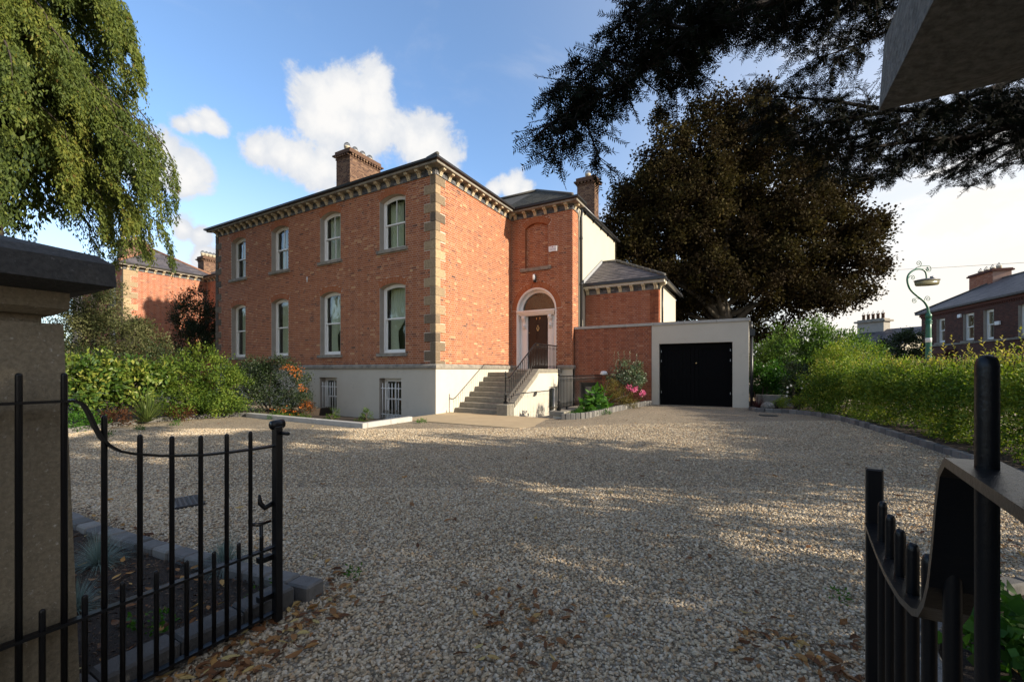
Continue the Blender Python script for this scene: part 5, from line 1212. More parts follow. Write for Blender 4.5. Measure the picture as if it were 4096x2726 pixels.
# ---- right border
hl = [(10.55, 4.2), (11.1, 3.3), (11.55, 2.2), (11.9, 1.1), (12.2, 0), (12.5, -1.2), (12.75, -2.4), (13.0, -3.8)]
hb = []
for (x, y), (x2, y2) in zip(hl, hl[1:]):
    for f in (0, .5):
        xx, yy = x + (x2 - x) * f, y + (y2 - y) * f
        zt = 1.60 + .09 * math.sin(xx * 5 + yy) - (.0 if yy < 3 else .0)
        hb += [(xx + .18, yy, .55, .55, .55, .5), (xx + .25, yy, 1.15, .55, .6, zt - 1.15), (xx + .95, yy + .2, 1.2, .6, .6, zt - 1.2)]
hedge = shrub('hedge', 'long clipped yellow-green hedge along the right edge of the drive', 'hedge', (11.9, 1, .05), hb, 85000, .062, 'l_hedge', .17, .5, .3, .8, .45, (.0, .62, .5), 0)
rts = []; 
for k in range(230):
    i = random.randrange(len(hl) - 1); f = random.random(); xx = hl[i][0] + (hl[i + 1][0] - hl[i][0]) * f + random.uniform(-.1, 1.2); yy = hl[i][1] + (hl[i + 1][1] - hl[i][1]) * f
    rts.append((xx, yy, 1.50 + random.uniform(-.1, .08)))
shoots(hedge, 'l_hedge', rts, [(random.gauss(0, .25), random.gauss(0, .25), 1) for _ in rts], .24, 7, .05, .5, (.4, .9))
rts = [(*[(W(px, 1440, Y))[i] for i in (0, 1)], 1.5) for px, Y in ((3780, 8.5), (3830, 8.2), (3870, 8.4), (3960, 7.6), (3990, 7.4), (4010, 7.8), (4040, 7.2), (4070, 7.4), (4090, 7.0), (3920, 7.9), (3690, 9.2), (3720, 9.), (4020, 7.2), (4060, 7.0))]
shoots(hedge, 'l_hedge', rts, [(random.gauss(0, .15), random.gauss(0, .15), 1) for _ in rts], .55, 13, .075, .4, (.55, 1.))
lau = shrub('laurel_bush', 'tall rounded laurel bush between the beech and the clipped hedge', 'shrub', (11.0, 7.0, .15),
      [B(3130, 1450, 16.0, 1.1, 1.2, 1.1), B(3230, 1420, 16.2, 1.3, 1.2, 1.3), B(3340, 1430, 15.6, 1.1, 1.2, 1.0), B(3250, 1520, 15.2, 1.2, 1.0, .9), B(3080, 1510, 15.8, .7, 1.0, .9), B(3420, 1420, 15.0, .8, .9, .55)], 26000, .115, 'l_laurel', .2, .42, .5, .8, .3, (.15, .5, .5), 9)
rts = [tuple(Vector(W(px, 1390 - 50 * math.exp(-((px - 3240) / 140) ** 2), 15.9)) + Vector((random.uniform(-.3, .3), random.uniform(-.5, .5), 0))) for px in np.linspace(3060, 3480, 60)]
shoots(lau, 'l_laurel', rts, [(random.gauss(0, .2), random.gauss(0, .2), 1) for _ in rts], .38, 9, .105, .4, (.4, 1.))
o = shrub('spindle_hedge', 'golden-tipped bush where the laurel meets the clipped hedge', 'shrub', (11.3, 4.9, .15), [B(3400, 1440, 13.2, .8, .8, .55), B(3330, 1480, 13.0, .6, .7, .7)], 9000, .06, 'l_hedge', .16, .45, .3, .8, .3, (.2, .5, .5), 4)
rts = [tuple(Vector(W(px, 1430 + (px - 3330) * .12, 13.1)) + Vector((random.uniform(-.3, .3), random.uniform(-.3, .3), 0))) for px in np.linspace(3330, 3550, 24)]
shoots(o, 'l_hedge', rts, [(random.gauss(.2, .25), random.gauss(-.2, .25), 1) for _ in rts], .45, 11, .065, .4, (.4, 1))
shrub('leafy_shrub', 'dim blue-green leafy shrub beside the garage downpipe', 'shrub', (9.4, 5.9, .2), [B(3060, 1520, 15.0, .55, .6, .6), B(3110, 1540, 14.8, .5, .6, .5)], 4500, .10, 'l_bright', .14, .6, .2, .8, .35, (-.15, .35, .4), 4)
dk = shrub('anemone_plant', 'dark-leaved clump with a few white flowers beside the end of the hedge', 'plant', (10.3, 5.0, .2), [B(3190, 1510, 13.6, .4, .4, .5), B(3180, 1570, 13.4, .4, .35, .35), B(3240, 1550, 13.4, .35, .35, .5)], 4200, .08, 'l_dark', .13, .5, .3, .8, .35, (.2, .5, .5), 4)
C = np.array([W(px, py, 13.0) for px, py in ((3164, 1541), (3150, 1549), (3208, 1528), (3222, 1542), (3206, 1552), (3244, 1565), (3147, 1583), (3150, 1567))])
C = np.repeat(C, 6, 0); q = np.tile(np.arange(6) * 1.047, 8); leafmesh('white_flowers', C, .04, np.stack([np.cos(q) * RX, np.cos(q) * RY, np.sin(q)], 1), np.tile(np.array([[RY, -RX, .2]]), (48, 1)), RNG.random(48), MT['l_white'], dk, .8)
blades('purple_strap_plant', 'dark purple-red spiky plant at the garage corner', 'plant', (9.18, 4.35, .22), 110, .62, .022, 'l_red', 1., None, .3)
shrub('golden_shrublet', 'small golden-green shrublet just right of the pale boulder', 'shrub', (9.72, 4.35, .25), [B(3115, 1612, 13.0, .26, .22, .15)], 1300, .04, 'l_hedge', .08, .5, .4, .8, .4, (.2, .5, .4), 3)
shrub('golden_shrublet', 'small golden-green shrublet nearer the hedge, below the white flowers', 'shrub', (10.15, 4.25, .25), [B(3210, 1605, 12.7, .24, .22, .17)], 1200, .04, 'l_hedge', .08, .5, .4, .8, .4, (.2, .5, .4), 3)
bo = thing('boulder', 'pale rounded boulder beside the purple spiky plant', 'boulder', (9.45, 4.25, .25))
mb = MB(); n_ = 14; Vv = []; rg = []
for i in range(7):
    t = -1.2 + 2.5 * i / 6; rg.append([(9.45 + (.17 * math.cos(t) * (1 + .18 * math.sin(k * 1.7 + i))) * math.cos(k * 6.283 / n_), 4.25 + .14 * math.cos(t) * math.sin(k * 6.283 / n_), .36 + .12 * math.sin(t) * (1 + .1 * math.sin(k * 2.1))) for k in range(n_)])
Vv = [p for r_ in rg for p in r_]; mb.add(Vv, [(i * n_ + k, i * n_ + (k + 1) % n_, (i + 1) * n_ + (k + 1) % n_, (i + 1) * n_ + k) for i in range(6) for k in range(n_)] + [tuple(6 * n_ + k for k in range(n_))]); mb.build('stone', MT['granite'], bo)
pw = thing('planter_wall', 'low dark timber wall behind the small plants right of the garage', 'wall', (10.0, 5.9, .2))
MB().bbox(9.15, 10.9, 5.85, 6.05, .2, .62, .015).build('timber', MT['stone'], pw)
# right gate bed
p = W(4080, 2600, 2.0); shrub('geranium_plant', 'low round-leaved green plant in the near bed at the lower right', 'plant', (p[0], p[1], .05), [(p[0], p[1], .14, .3, .3, .16), (p[0] + .35, p[1] + .1, .12, .3, .3, .14)], 700, .075, 'l_bright', .1, .8, .3, .8, .4, (-.1, .4, .4), 0)
p = W(3880, 2480, 2.5); shrub('moss_tuft', 'small grassy tuft against the near right kerb', 'plant', (p[0], p[1], .05), [(p[0], p[1], .07, .14, .14, .07)], 400, .05, 'l_bright', .05, .2, .6, .8, .4, (.0, .4, .4), 0)
# gate bed: blue fescue
for px, py, lab, n_, ln in ((395, 2255, 'blue-grey fescue tuft close behind the left pillar', 520, .30), (900, 2265, 'blue-grey fescue tuft by the closing post of the open gate', 520, .30), (300, 2440, 'blue-grey fescue tuft nearest the lens beside the left pillar', 340, .24)):
    p = GP(px, py, .04); blades('fescue_tuft', lab, 'grass tuft', (p[0], p[1], .035), n_, ln, .004, 'l_fescue', 1., 'blue fescue tufts in the gate bed', .55)
for k, (px, py) in enumerate(((570, 2500), (640, 2500), (600, 2570), (1040, 2370))):
    p = GP(px, py, .04); shrub('seedling', ['tiny bright seedling left of two others in the mulch', 'tiny bright seedling right of two others in the mulch', 'tiny bright seedling lowest of the three in the mulch', 'tiny bright seedling near the kerb corner by the gate post'][k], 'seedling', (p[0], p[1], .04), [(p[0], p[1], .07, .05, .05, .03)], 26, .03, 'l_bright', .03, .6, .4, .8, .4, (.2, .5, .4), 0)
for k, (px, py) in enumerate(((1408, 2295), (2225, 2390 - 3), (3360, 2385))):
    p = GP(px, py, .02)
    if k != 1: shrub('weed_tuft', ['small green weed in the open gravel right of the gate post', '', 'small green weed in the gravel before the near gate leaf'][k], 'weed', (p[0], p[1], .01), [(p[0], p[1], .03, .05, .05, .025)], 50, .03, 'l_bright', .03, .4, .4, .8, .4, (.2, .5, .4), 0)

# ---- trees
def tree_limbs(base, top, r0, targets, bend=.15):
    mb = MB(); base, top = Vector(base), Vector(top); n = 7
    pts = [base.lerp(top, i / n) + Vector((random.uniform(-1, 1), random.uniform(-1, 1), 0)) * bend * (i > 0) for i in range(n + 1)]
    trunk = MB().tube(pts, [r0 * (1.25 if i == 0 else 1 - .8 * i / n) for i in range(n + 1)], 12)
    for tgt in targets:
        tg = Vector(tgt); f = min(.95, max(.25, random.uniform(.3, .9) if tg.z > base.z + (top.z - base.z) * .5 else random.uniform(.25, .5)))
        i = int(f * n); s = pts[i].lerp(pts[min(n, i + 1)], f * n - i); dl = (tg - s).length
        m = s.lerp(tg, .5) + Vector((random.uniform(-.1, .1), random.uniform(-.1, .1), random.uniform(.02, .14))) * dl
        rr = r0 * .42 * (1 - f * .6); mb.tube([s, s.lerp(m, .5) + Vector((0, 0, .03 * dl)), m, m.lerp(tg, .6), tg], [rr, rr * .75, rr * .5, rr * .3, rr * .1], 7)
        for _ in range(3):
            q = m.lerp(tg, random.uniform(0, .6)); e = q + Vector((random.gauss(0, .18), random.gauss(0, .18), random.gauss(.05, .12))) * dl; mb.tube([q, q.lerp(e, .5) + Vector((0, 0, .02 * dl)), e], [rr * .3, rr * .18, rr * .05], 5)
    return trunk, mb
# copper beech behind the garage
bb = W(2905, 1440, 24.0); bb = (bb[0], bb[1], 0)
beech = thing('beech_tree', 'great dark copper beech rising behind the garage', 'tree', bb)
bl_ = [B(2640, 900, 24.5, 2.6, 2.6, 3.0), B(2560, 1080, 24, 2.0, 2.2, 2.2), B(2780, 650, 24.5, 2.6, 2.4, 2.4), B(2900, 560, 24.5, 2.4, 2.3, 2.2), B(3020, 560, 24.5, 2.3, 2.3, 2.2), B(2750, 800, 23.5, 2.8, 2.3, 3.0), B(3080, 760, 24, 2.8, 2.6, 2.8), B(3220, 800, 24.5, 2.3, 2.3, 2.4), B(3300, 950, 24, 2.6, 2.4, 2.3), B(3400, 1010, 24, 1.7, 1.9, 1.4), B(3130, 980, 23.5, 2.6, 2.4, 2.4), B(2900, 900, 24.5, 2.8, 2.6, 2.6), B(3060, 1150, 24.5, 2.2, 2.2, 1.8), B(3220, 1160, 24, 2.4, 2.2, 1.5), B(3350, 1170, 24, 1.6, 1.8, 1.0), B(2560, 780, 24.5, 1.4, 1.6, 1.6), B(2700, 1180, 25.5, 2.4, 2.2, 1.8), B(2850, 1120, 26, 2.6, 2.2, 2.6), B(2640, 1340, 26.5, 2.2, 2.0, 1.2), B(3000, 1330, 26.5, 2.4, 2.0, 1.2), B(2520, 950, 24.5, 1.5, 1.7, 1.8), B(2490, 1120, 25, 1.6, 1.6, 2.0), B(2600, 1230, 25.5, 1.8, 1.8, 1.5), B(2780, 1000, 25, 2.4, 2.2, 2.4), B(2960, 1120, 22.6, 1.5, 1.2, .9), B(2820, 1060, 22.8, 1.6, 1.2, 1.0), B(3080, 1040, 22.6, 1.6, 1.2, 1.0)]
bl_ += [B(px_, py_, 24, r_, r_, r_ * .8) for px_, py_, r_ in ((2600, 640, .9), (2680, 540, .8), (2640, 470, .6), (2800, 450, .8), (2900, 400, .7), (3040, 380, .8), (3160, 470, .8), (3280, 620, .9), (3400, 760, .9), (3470, 880, .9), (3500, 960, .7), (3490, 1060, .7), (3450, 1150, .6), (2440, 900, .7), (2450, 1010, .8), (2470, 800, .7))]
P, D, T = blob_points(bl_, 245000, .40, .6); n_ = len(P)
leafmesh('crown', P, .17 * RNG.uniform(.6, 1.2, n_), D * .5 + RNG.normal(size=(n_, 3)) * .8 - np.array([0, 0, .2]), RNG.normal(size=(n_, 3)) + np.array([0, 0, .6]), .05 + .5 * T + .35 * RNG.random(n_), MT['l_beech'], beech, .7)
tr_, lb = tree_limbs(bb, W(2890, 700, 24.3), .52, [b[:3] for b in bl_] + [W(3300, 1060, 24), W(3200, 860, 24), W(2700, 620, 24.5), W(2860, 480, 24.5), W(3020, 470, 24.5)], .18)
tr_.build('trunk', MT['bark'], beech); lb.build('limbs', MT['bark'], beech)

# weeping cypress at the left: tiers of drooping boughs hung with curtains of spray
cb = W(-40, 1440, 12.5); cb = (cb[0], cb[1], 0)
cyp = thing('cypress_tree', 'weeping cypress with drooping sunlit green boughs at the upper left', 'tree', cb)
CP, CA, CT, CS = [], [], [], []; lim = MB(); trunk_top = Vector(cb) + Vector((0, 0, 14.5))
for k in range(160):
    f = (k + random.random()) / 160; z = 7.1 + 7.6 * f ** .95; q = random.uniform(0, 6.283)
    rad = (4.6 - 1.2 * f) * random.uniform(.5, 1.0)
    if math.cos(q - YAW) > 0: rad *= 1.02
    s = Vector((cb[0], cb[1], z + 1.0)); e = Vector((cb[0] + rad * math.cos(q), cb[1] + rad * math.sin(q), z - .25 * rad + random.uniform(-.3, .4)))
    m = s.lerp(e, .55) + Vector((0, 0, .42 + .12 * rad)); pts = []
    for i in range(9): t = i / 8; pts.append(s * (1 - t) ** 2 + m * 2 * t * (1 - t) + e * t * t)
    pts += [e + Vector(((e - m).x * .10, (e - m).y * .10, -.4)), e + Vector(((e - m).x * .12, (e - m).y * .12, -.85)), e + Vector(((e - m).x * .12, (e - m).y * .12, -1.25))]
    lim.tube(pts, [max(.006, .06 * (1 - i / 11)) for i in range(len(pts))], 5)
    out = Vector((math.cos(q), math.sin(q), 0)); lat = Vector((-math.sin(q), math.cos(q), 0)); shade_ = random.random()
    back = (math.cos(q) * -RY + math.sin(q) * RX) > .35
    for i in range(3, len(pts)):
        for _ in range((6 if i < 5 else 11) if back else (12 if i < 5 else 26)):
            a = pts[i - 1].lerp(pts[i], random.random()); sp = random.gauss(0, .36) * (1 - .05 * i)
            c0_ = a + lat * sp + Vector((0, 0, -.28 * abs(sp) + random.gauss(0, .05)))
            hang = random.uniform(.25, .8) * (1.15 - .03 * i); tcl = shade_ * .5 + random.random() * .5
            ns = 13
            for j in range(ns):
                fj = j / ns; w_ = .075 * (1 - .6 * fj)
                CP.append(c0_ + out * (.10 * fj) + Vector((random.gauss(0, w_), random.gauss(0, w_), -hang * fj))); CA.append(Vector((random.gauss(0, .42), random.gauss(0, .42), -1)) + out * .2); CT.append(tcl * .75 + random.uniform(-.12, .12) + (.45 if random.random() < .03 else 0)); CS.append(random.uniform(.07, .155))
CP = np.array(CP); n_ = len(CP); print('cypress sprays', n_)
leafmesh('crown', CP, np.array(CS), np.array(CA), RNG.normal(size=(n_, 3)), np.array(CT), MT['l_cyp'], cyp, .36, fold=.06)
P, D, T = blob_points([(cb[0], cb[1], 8.2, 2.6, 2.6, 2.0), (cb[0], cb[1], 11.5, 2.1, 2.1, 2.4)], 12000, .35, .6); n_ = len(P)
leafmesh('inner_crown', P, RNG.uniform(.12, .28, n_), D * .3 + RNG.normal(size=(n_, 3)) * .4 - np.array([0, 0, 1]), RNG.normal(size=(n_, 3)), T * .5, MT['l_cyp'], cyp, .4, 'stuff')
lim.build('limbs', MT['bark_d'], cyp); MB().tube([cb, (cb[0], cb[1], 6), trunk_top], [.34, .25, .05], 12).build('trunk', MT['bark_d'], cyp)

# yew beyond the right pillar, its boughs reaching over the drive
yb = (14.6, -8.2, 0)
yew = thing('yew_tree', 'black-green yew whose needled boughs hang in from the upper right', 'tree', yb)
tw = []          # twigs: (start, end)
limb = MB()
def bough(path, r0, twig_len, per_m, droop=.35, up=.25):
    pts = [Vector(W(*p)) for p in path]; Q = []
    for i in range(len(pts) - 1):
        a, b, c, d = pts[max(i - 1, 0)], pts[i], pts[i + 1], pts[min(i + 2, len(pts) - 1)]
        for k in range(6): t = k / 6; Q.append(.5 * ((2 * b) + (c - a) * t + (2 * a - 5 * b + 4 * c - d) * t * t + (3 * b - a - 3 * c + d) * t ** 3))
    Q.append(pts[-1]); limb.tube(Q, [max(.005, r0 * (1 - i / len(Q))) for i in range(len(Q))], 7)
    tot = 0
    for i in range(len(Q) - 1):
        a, b = Q[i], Q[i + 1]; ln = (b - a).length; d = (b - a).normalized()
        for _ in range(max(1, int(ln * per_m * 1.6 * random.uniform(.7, 1.3)))):
            s = a.lerp(b, random.random()); f = i / len(Q)
            sd = Vector((random.gauss(0, 1), random.gauss(0, 1), random.gauss(0, .55))); sd = (sd - d * sd.dot(d)).normalized()
            l_ = twig_len * random.uniform(.45, 1.15) * (1 - .35 * f)
            e = s + (sd * .75 + d * .65 + Vector((0, 0, -droop * random.uniform(-up, 1.3)))).normalized() * l_
            tw.append((s, e, .9)); 
            for _ in range(int(8 * l_ / .3) + 1):
                g = s.lerp(e, random.uniform(.15, .95)); dd = (e - s).normalized()
                s2 = Vector((random.gauss(0, 1), random.gauss(0, 1), random.gauss(-.25, .5))).normalized(); tw.append((g, g + (s2 * .7 + dd * .6).normalized() * random.uniform(.08, .2), .8))
    return Q
bough([(4300, -250, 4.2), (3700, -150, 3.7), (3200, -20, 3.2), (2900, 60, 3.0), (2680, 200, 2.8), (2500, 340, 2.65), (2360, 410, 2.55), (2250, 460, 2.5), (2160, 530, 2.45)], .035, .25, 30)
bough([(3000, -60, 3.1), (2800, -20, 3.0), (2620, 0, 2.85), (2540, 60, 2.75)], .02, .26, 28)
bough([(2950, 30, 3.0), (2760, 130, 2.85), (2600, 200, 2.75), (2520, 260, 2.7)], .015, .24, 26)
bough([(2750, 120, 2.9), (2620, 90, 2.8), (2500, 90, 2.75), (2440, 130, 2.7)], .015, .18, 20)
bough([(2700, 60, 2.85), (2560, 150, 2.75), (2440, 190, 2.7), (2400, 240, 2.65)], .012, .2, 22)
bough([(2640, 300, 2.8), (2700, 330, 2.85), (2740, 300, 2.9)], .01, .3, 24)
bough([(2420, 360, 2.65), (2320, 350, 2.6), (2240, 350, 2.55), (2200, 370, 2.5)], .012, .15, 20)
bough([(2560, 280, 2.7), (2450, 240, 2.65), (2360, 260, 2.6), (2300, 320, 2.6)], .012, .22, 18)
bough([(2350, 410, 2.58), (2300, 470, 2.55), (2250, 540, 2.5), (2200, 620, 2.5)], .012, .15, 20)
bough([(2380, 380, 2.6), (2350, 480, 2.55), (2370, 560, 2.5), (2400, 640, 2.5)], .010, .13, 12)
bough([(2900, 60, 3.0), (2820, 180, 2.95), (2780, 260, 2.9), (2770, 320, 2.9)], .015, .3, 22)
bough([(3500, -150, 3.6), (3150, -40, 3.4), (2900, -60, 3.2), (2650, -80, 3.0)], .02, .32, 22)
bough([(3800, -200, 4.2), (3500, -20, 4.0), (3250, 80, 3.8), (3050, 120, 3.6)], .03, .4, 22, .6)
bough([(4000, -100, 4.4), (3700, 50, 4.2), (3450, 170, 4.0), (3250, 240, 3.9)], .03, .42, 22, .6)
bough([(4500, 260, 4.8), (4000, 420, 4.6), (3600, 440, 4.4), (3300, 400, 4.2), (3000, 380, 4.0)], .045, .36, 22, .5)
bough([(4500, 300, 4.8), (4000, 520, 4.6), (3700, 560, 4.5), (3450, 600, 4.4), (3300, 680, 4.3)], .04, .36, 22, .5)
bough([(4500, 380, 4.9), (4080, 440, 4.8), (3850, 520, 4.7), (3650, 610, 4.6), (3480, 720, 4.5)], .035, .36, 20, .6)
bough([(4400, 500, 5.0), (4080, 560, 4.9), (3900, 620, 4.8), (3780, 700, 4.7)], .03, .36, 18, .6)
bough([(3550, 450, 4.4), (3350, 480, 4.3), (3180, 520, 4.2), (3050, 430, 4.1)], .02, .32, 22, .4)
bough([(4200, 600, 5.0), (4050, 640, 4.9), (3950, 700, 4.8), (3870, 750, 4.8)], .015, .22, 14)
bough([(4100, 300, 4.6), (3850, 400, 4.5), (3600, 500, 4.4), (3350, 560, 4.3), (3150, 560, 4.2)], .03, .36, 22, .4)
NP, NA, NN, NT = [], [], [], []
for s, e, q in tw:
    d = e - s; l_ = d.length; d = d.normalized(); sd = d.orthogonal().normalized(); rot = Matrix.Rotation(random.uniform(0, 6.283), 3, d); sd = rot @ sd; nr = d.cross(sd)
    limb.tube([s, e], [.003, .0015], 3, cap=False)
    for i in range(int(l_ / .0068)):
        f = (i + random.random()) * .0068; sg = 1 if i % 2 else -1
        NP.append(s + d * f); NA.append(sd * sg + d * .55 + nr * random.gauss(0, .25)); NN.append(nr); NT.append(random.random())
n_ = len(NP); print('yew needles', n_, 'twigs', len(tw))
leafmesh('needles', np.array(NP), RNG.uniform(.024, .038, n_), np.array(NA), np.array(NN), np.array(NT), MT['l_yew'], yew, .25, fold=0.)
# the rest of its crown, out of frame on the sun side, gives the drive its dappled shade
P, D, T = blob_points([(14.6, -8.2, 4.4, 2.6, 3.0, 2.6), (14.5, -5.6, 3.5, 1.8, 2.0, 1.9), (14.8, -10.6, 4.4, 2.2, 2.6, 2.6), (14.5, -3.4, 2.7, 1.2, 1.7, 1.3), (14.8, -13.0, 4.0, 2.0, 2.0, 2.6)], 58000, .36, .75)
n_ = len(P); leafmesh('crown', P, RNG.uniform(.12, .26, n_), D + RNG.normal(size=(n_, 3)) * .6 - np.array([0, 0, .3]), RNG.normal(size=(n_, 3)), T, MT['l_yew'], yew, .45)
j = Vector(yb) + Vector((0, 0, 3.4)); limb.tube([j, Vector(W(4500, 280, 4.8))], [.12, .045], 8); limb.tube([j + Vector((0, 0, .6)), Vector(W(4300, -250, 4.2))], [.1, .035], 8)
limb.build('limbs', MT['bark_y'], yew); MB().tube([yb, (14.6, -8.3, 3), (14.6, -8.4, 6.2)], [.38, .3, .06], 12).build('trunk', MT['bark_d'], yew)

# ------------------------------------------------------------------ street: lamp, railing, terrace, grey house, ivy, wire
lp0 = W(3714, 1460, 16); lp = (lp0[0], lp0[1], 0)
lamp = thing('street_lamp', 'green ornamental street lamp with a scrolled swan-neck above the hedge', 'street lamp', lp)
MB().lathe([(.13, 0), (.13, .5), (.10, .6), (.095, 1.5), (.092, 2.55), (.085, 3.0), (.08, 3.45)], lp, 12).build('column', MT['green_paint'], lamp)
MB().lathe([(.096, 2.5), (.098, 2.66), (.094, 2.67)], lp, 12).build('white_band', MT['plastic'], lamp)
mb = MB()
for z in (3.2, 3.28): mb.lathe([(.09, 0), (.12, .02), (.09, .05)], (lp[0], lp[1], z), 12)
mb.lathe([(.09, 0), (.1, .1), (.08, .16), (.045, .2), (.04, .3)], (lp[0], lp[1], 3.42), 12)
for z in (2.95, 3.25, 3.5):
    mb.tube([Vector(W(3714 + a, HY, 16)) * 1 + Vector((0, 0, z - CAM[2])) for a in (-9, 9)], .015, 6)
mb.build('collar', MT['green_paint'], lamp)
def LW(x, y): return W(3380 + x / 3.5625, 1020 + y / 3.5625, 16)
neck = [(1185, 860), (1183, 790), (1175, 740), (1130, 665), (1060, 605), (985, 545), (930, 485), (900, 420), (888, 350), (900, 290), (940, 240), (1000, 207), (1060, 198), (1110, 208), (1145, 240), (1158, 290), (1160, 335)]
def cat(pts, k=5):
    P = [Vector(LW(*p)) for p in pts]; Q = []
    for i in range(len(P) - 1):
        a, b, c, d = P[max(i - 1, 0)], P[i], P[i + 1], P[min(i + 2, len(P) - 1)]
        for j in range(k): t = j / k; Q.append(.5 * ((2 * b) + (c - a) * t + (2 * a - 5 * b + 4 * c - d) * t * t + (3 * b - a - 3 * c + d) * t ** 3))
    return Q + [P[-1]]
q = cat(neck); MB().tube(q, [.042 - .016 * i / len(q) for i in range(len(q))], 8).build('swan_neck', MT['green_paint'], lamp)
def spiral(cx, cy, r, turns, a0, sgn): return [(cx + r * (1 - i / 30 * .88) * math.cos(a0 + sgn * turns * 6.283 * i / 30), cy + r * (1 - i / 30 * .88) * math.sin(a0 + sgn * turns * 6.283 * i / 30)) for i in range(31)]
for lead, sp in (([(975, 215), (1020, 180), (1075, 155)], spiral(1050, 118, 40, 1.4, .6, -1)), ([(1010, 180), (1090, 155), (1170, 155)], spiral(1185, 203, 50, .9, -1.2, 1)), ([(905, 330), (920, 305), (945, 295)], spiral(965, 322, 34, 1.4, -1.8, 1)), ([(1075, 628), (1020, 612), (985, 620)], spiral(992, 650, 36, 1.4, -2.2, -1)), ([(1140, 660), (1133, 630), (1145, 605)], spiral(1180, 622, 40, 1.4, -2.6, 1))):
    MB().tube([LW(*p) for p in lead + sp], .012, 5).build('scroll', MT['green_paint'], lamp)
mb = MB()
for a in (0, 2.1, 4.2): mb.lathe([(0, -.035), (.035, 0), (0, .035)], LW(1175 + 18 * math.cos(a + .5), 197 + 18 * math.sin(a + .5)), 6)
mb.tube([LW(1190, 215), LW(1150, 235)], .01, 5); mb.build('shamrock', MT['green_paint'], lamp)
hc = Vector(LW(1168, 372)); ax = Vector((RX, RY, .055)).normalized(); ay = Vector((-RY, RX, 0)); az = ax.cross(ay)
def lant(rings, m, name):
    mb = MB(); n_ = 18; V = []
    for a, b, h in rings: V += [hc + ax * (a * math.cos(k * 6.283 / n_)) + ay * (b * math.sin(k * 6.283 / n_)) + Vector((0, 0, h)) for k in range(n_)]
    m_ = len(rings); mb.add(V, [(i * n_ + k, i * n_ + (k + 1) % n_, (i + 1) * n_ + (k + 1) % n_, (i + 1) * n_ + k) for i in range(m_ - 1) for k in range(n_)] + [tuple(range(n_ - 1, -1, -1)), tuple((m_ - 1) * n_ + k for k in range(n_))], .5, True); mb.build(name, m, lamp)
lant([(.40, .15, -.16), (.43, .17, -.13), (.46, .19, .02)], MT['lampglass'], 'lamp_bowl'); lant([(.48, .2, .02), (.49, .21, .035), (.44, .18, .06), (.2, .1, .10), (.06, .05, .11)], MT['gutter'], 'lamp_hood')
MB().lathe([(.07, 0), (.07, .09), (.05, .1)], hc + ax * .2 + Vector((0, 0, .08)), 10).build('photocell', MT['steel'], lamp)

rl = thing('boundary_railing', 'rusty spear-topped iron railing just showing over the hedge', 'railing', (13.4, 3, 0))
for k in range(60):
    y = -2 + k * .17; link('bar', CACHE.setdefault('spike', MB().lathe([(.009, .1), (.009, 1.62), (.016, 1.65), (.011, 1.7), (0, 1.78)], n=6).mesh('bar', MT['rust'])), rl, (13.35, y, random.uniform(0, .02)))
MB().box(13.33, 13.37, -2.1, 8.3, 1.5, 1.52).box(13.33, 13.37, -2.1, 8.3, .2, .22).build('rail', MT['rust'], rl)

# terrace across the street: local frame, t from the far end towards us, d outwards to the drive
T0 = Vector((28.4, 29.3)); TD = Vector((-.335, -.942)); TNn = Vector((-.942, .335))
def TT(t, z, d):
    X = T0 + TD * t + TNn * d; return (CAM[0] + X.x * RX - X.y * RY, CAM[1] + X.x * RY + X.y * RX, z)
terr = thing('brick_terrace', 'dark red brick terrace across the street with a grey slate roof', 'house', TT(5, 0, 0))
tops_ = [(1.72, 2.58, 3.24, 4.79, 4.79), (4.30, 5.24, 3.2, 4.8, 4.8), (6.0, 6.78, 3.15, 4.8, 4.8), (8.45, 9.35, 3.15, 4.76, 4.76), (10.6, 11.5, 3.15, 4.76, 4.76)]
mb = MB(); wall_shell(mb, TT, 0, 16, 0, 5.25, tops_, -.3, 0); mb.prism([(0, 0), (.3, 0), (.3, 5.2), (0, 5.2)], -7, -.3, TT); tw_ = mb.build('wall', MT['mortar_dark'], terr)
bl = []; tft = lambda: min(1, max(0, random.gauss(.3, .18)))
lay_bricks(TT, 't', 0, 10.6, 1.2, 5.1, tops_, 0, 'brick_old', bl, tf=tft)
mb = MB()
for b in bl: brick_faces(mb, b)
mb.build('brickwork', MT['brick_t'], tw_, 'stuff')
for o in tops_:
    window(terr, TT, o, False, 'full' if o[0] > 8 else None, True, d=-.14)
MB().prism([(0, 3.02), (12, 3.02), (12, 3.12), (0, 3.12)], -.02, .05, TT).build('sill_band', MT['stone'], terr)
MB().prism([(-.1, 5.1), (12, 5.1), (12, 5.26), (-.1, 5.26)], -.05, .08, TT).build('eaves_band', MT['brick_t'], terr)
mb = MB()
for k in range(70): mb.prism([(k * .16, 5.0), (k * .16 + .08, 5.0), (k * .16 + .08, 5.09), (k * .16, 5.09)], -.02, .05, TT)
mb.build('dentils', MT['brick_t'], terr, 'stuff')
MB().prism([(-.3, 5.27), (16, 5.27), (16, 5.36), (-.3, 5.36)], -.05, .22, TT).build('gutter', MT['gutter'], terr)
mb = MB(); rz = 7.25; e = .25
slab(mb, [TT(-.3, 5.36, e), TT(16, 5.36, e), TT(16, rz, -3.4), TT(1.2, rz, -3.4)], .06); slab(mb, [TT(-.3, 5.36, -7), TT(-.3, 5.36, e), TT(1.2, rz, -3.4)], .06); slab(mb, [TT(16, 5.36, -7), TT(-.3, 5.36, -7), TT(1.2, rz, -3.4), TT(16, rz, -3.4)], .06)
tro = mb.build('roof', MT['slate'], terr)
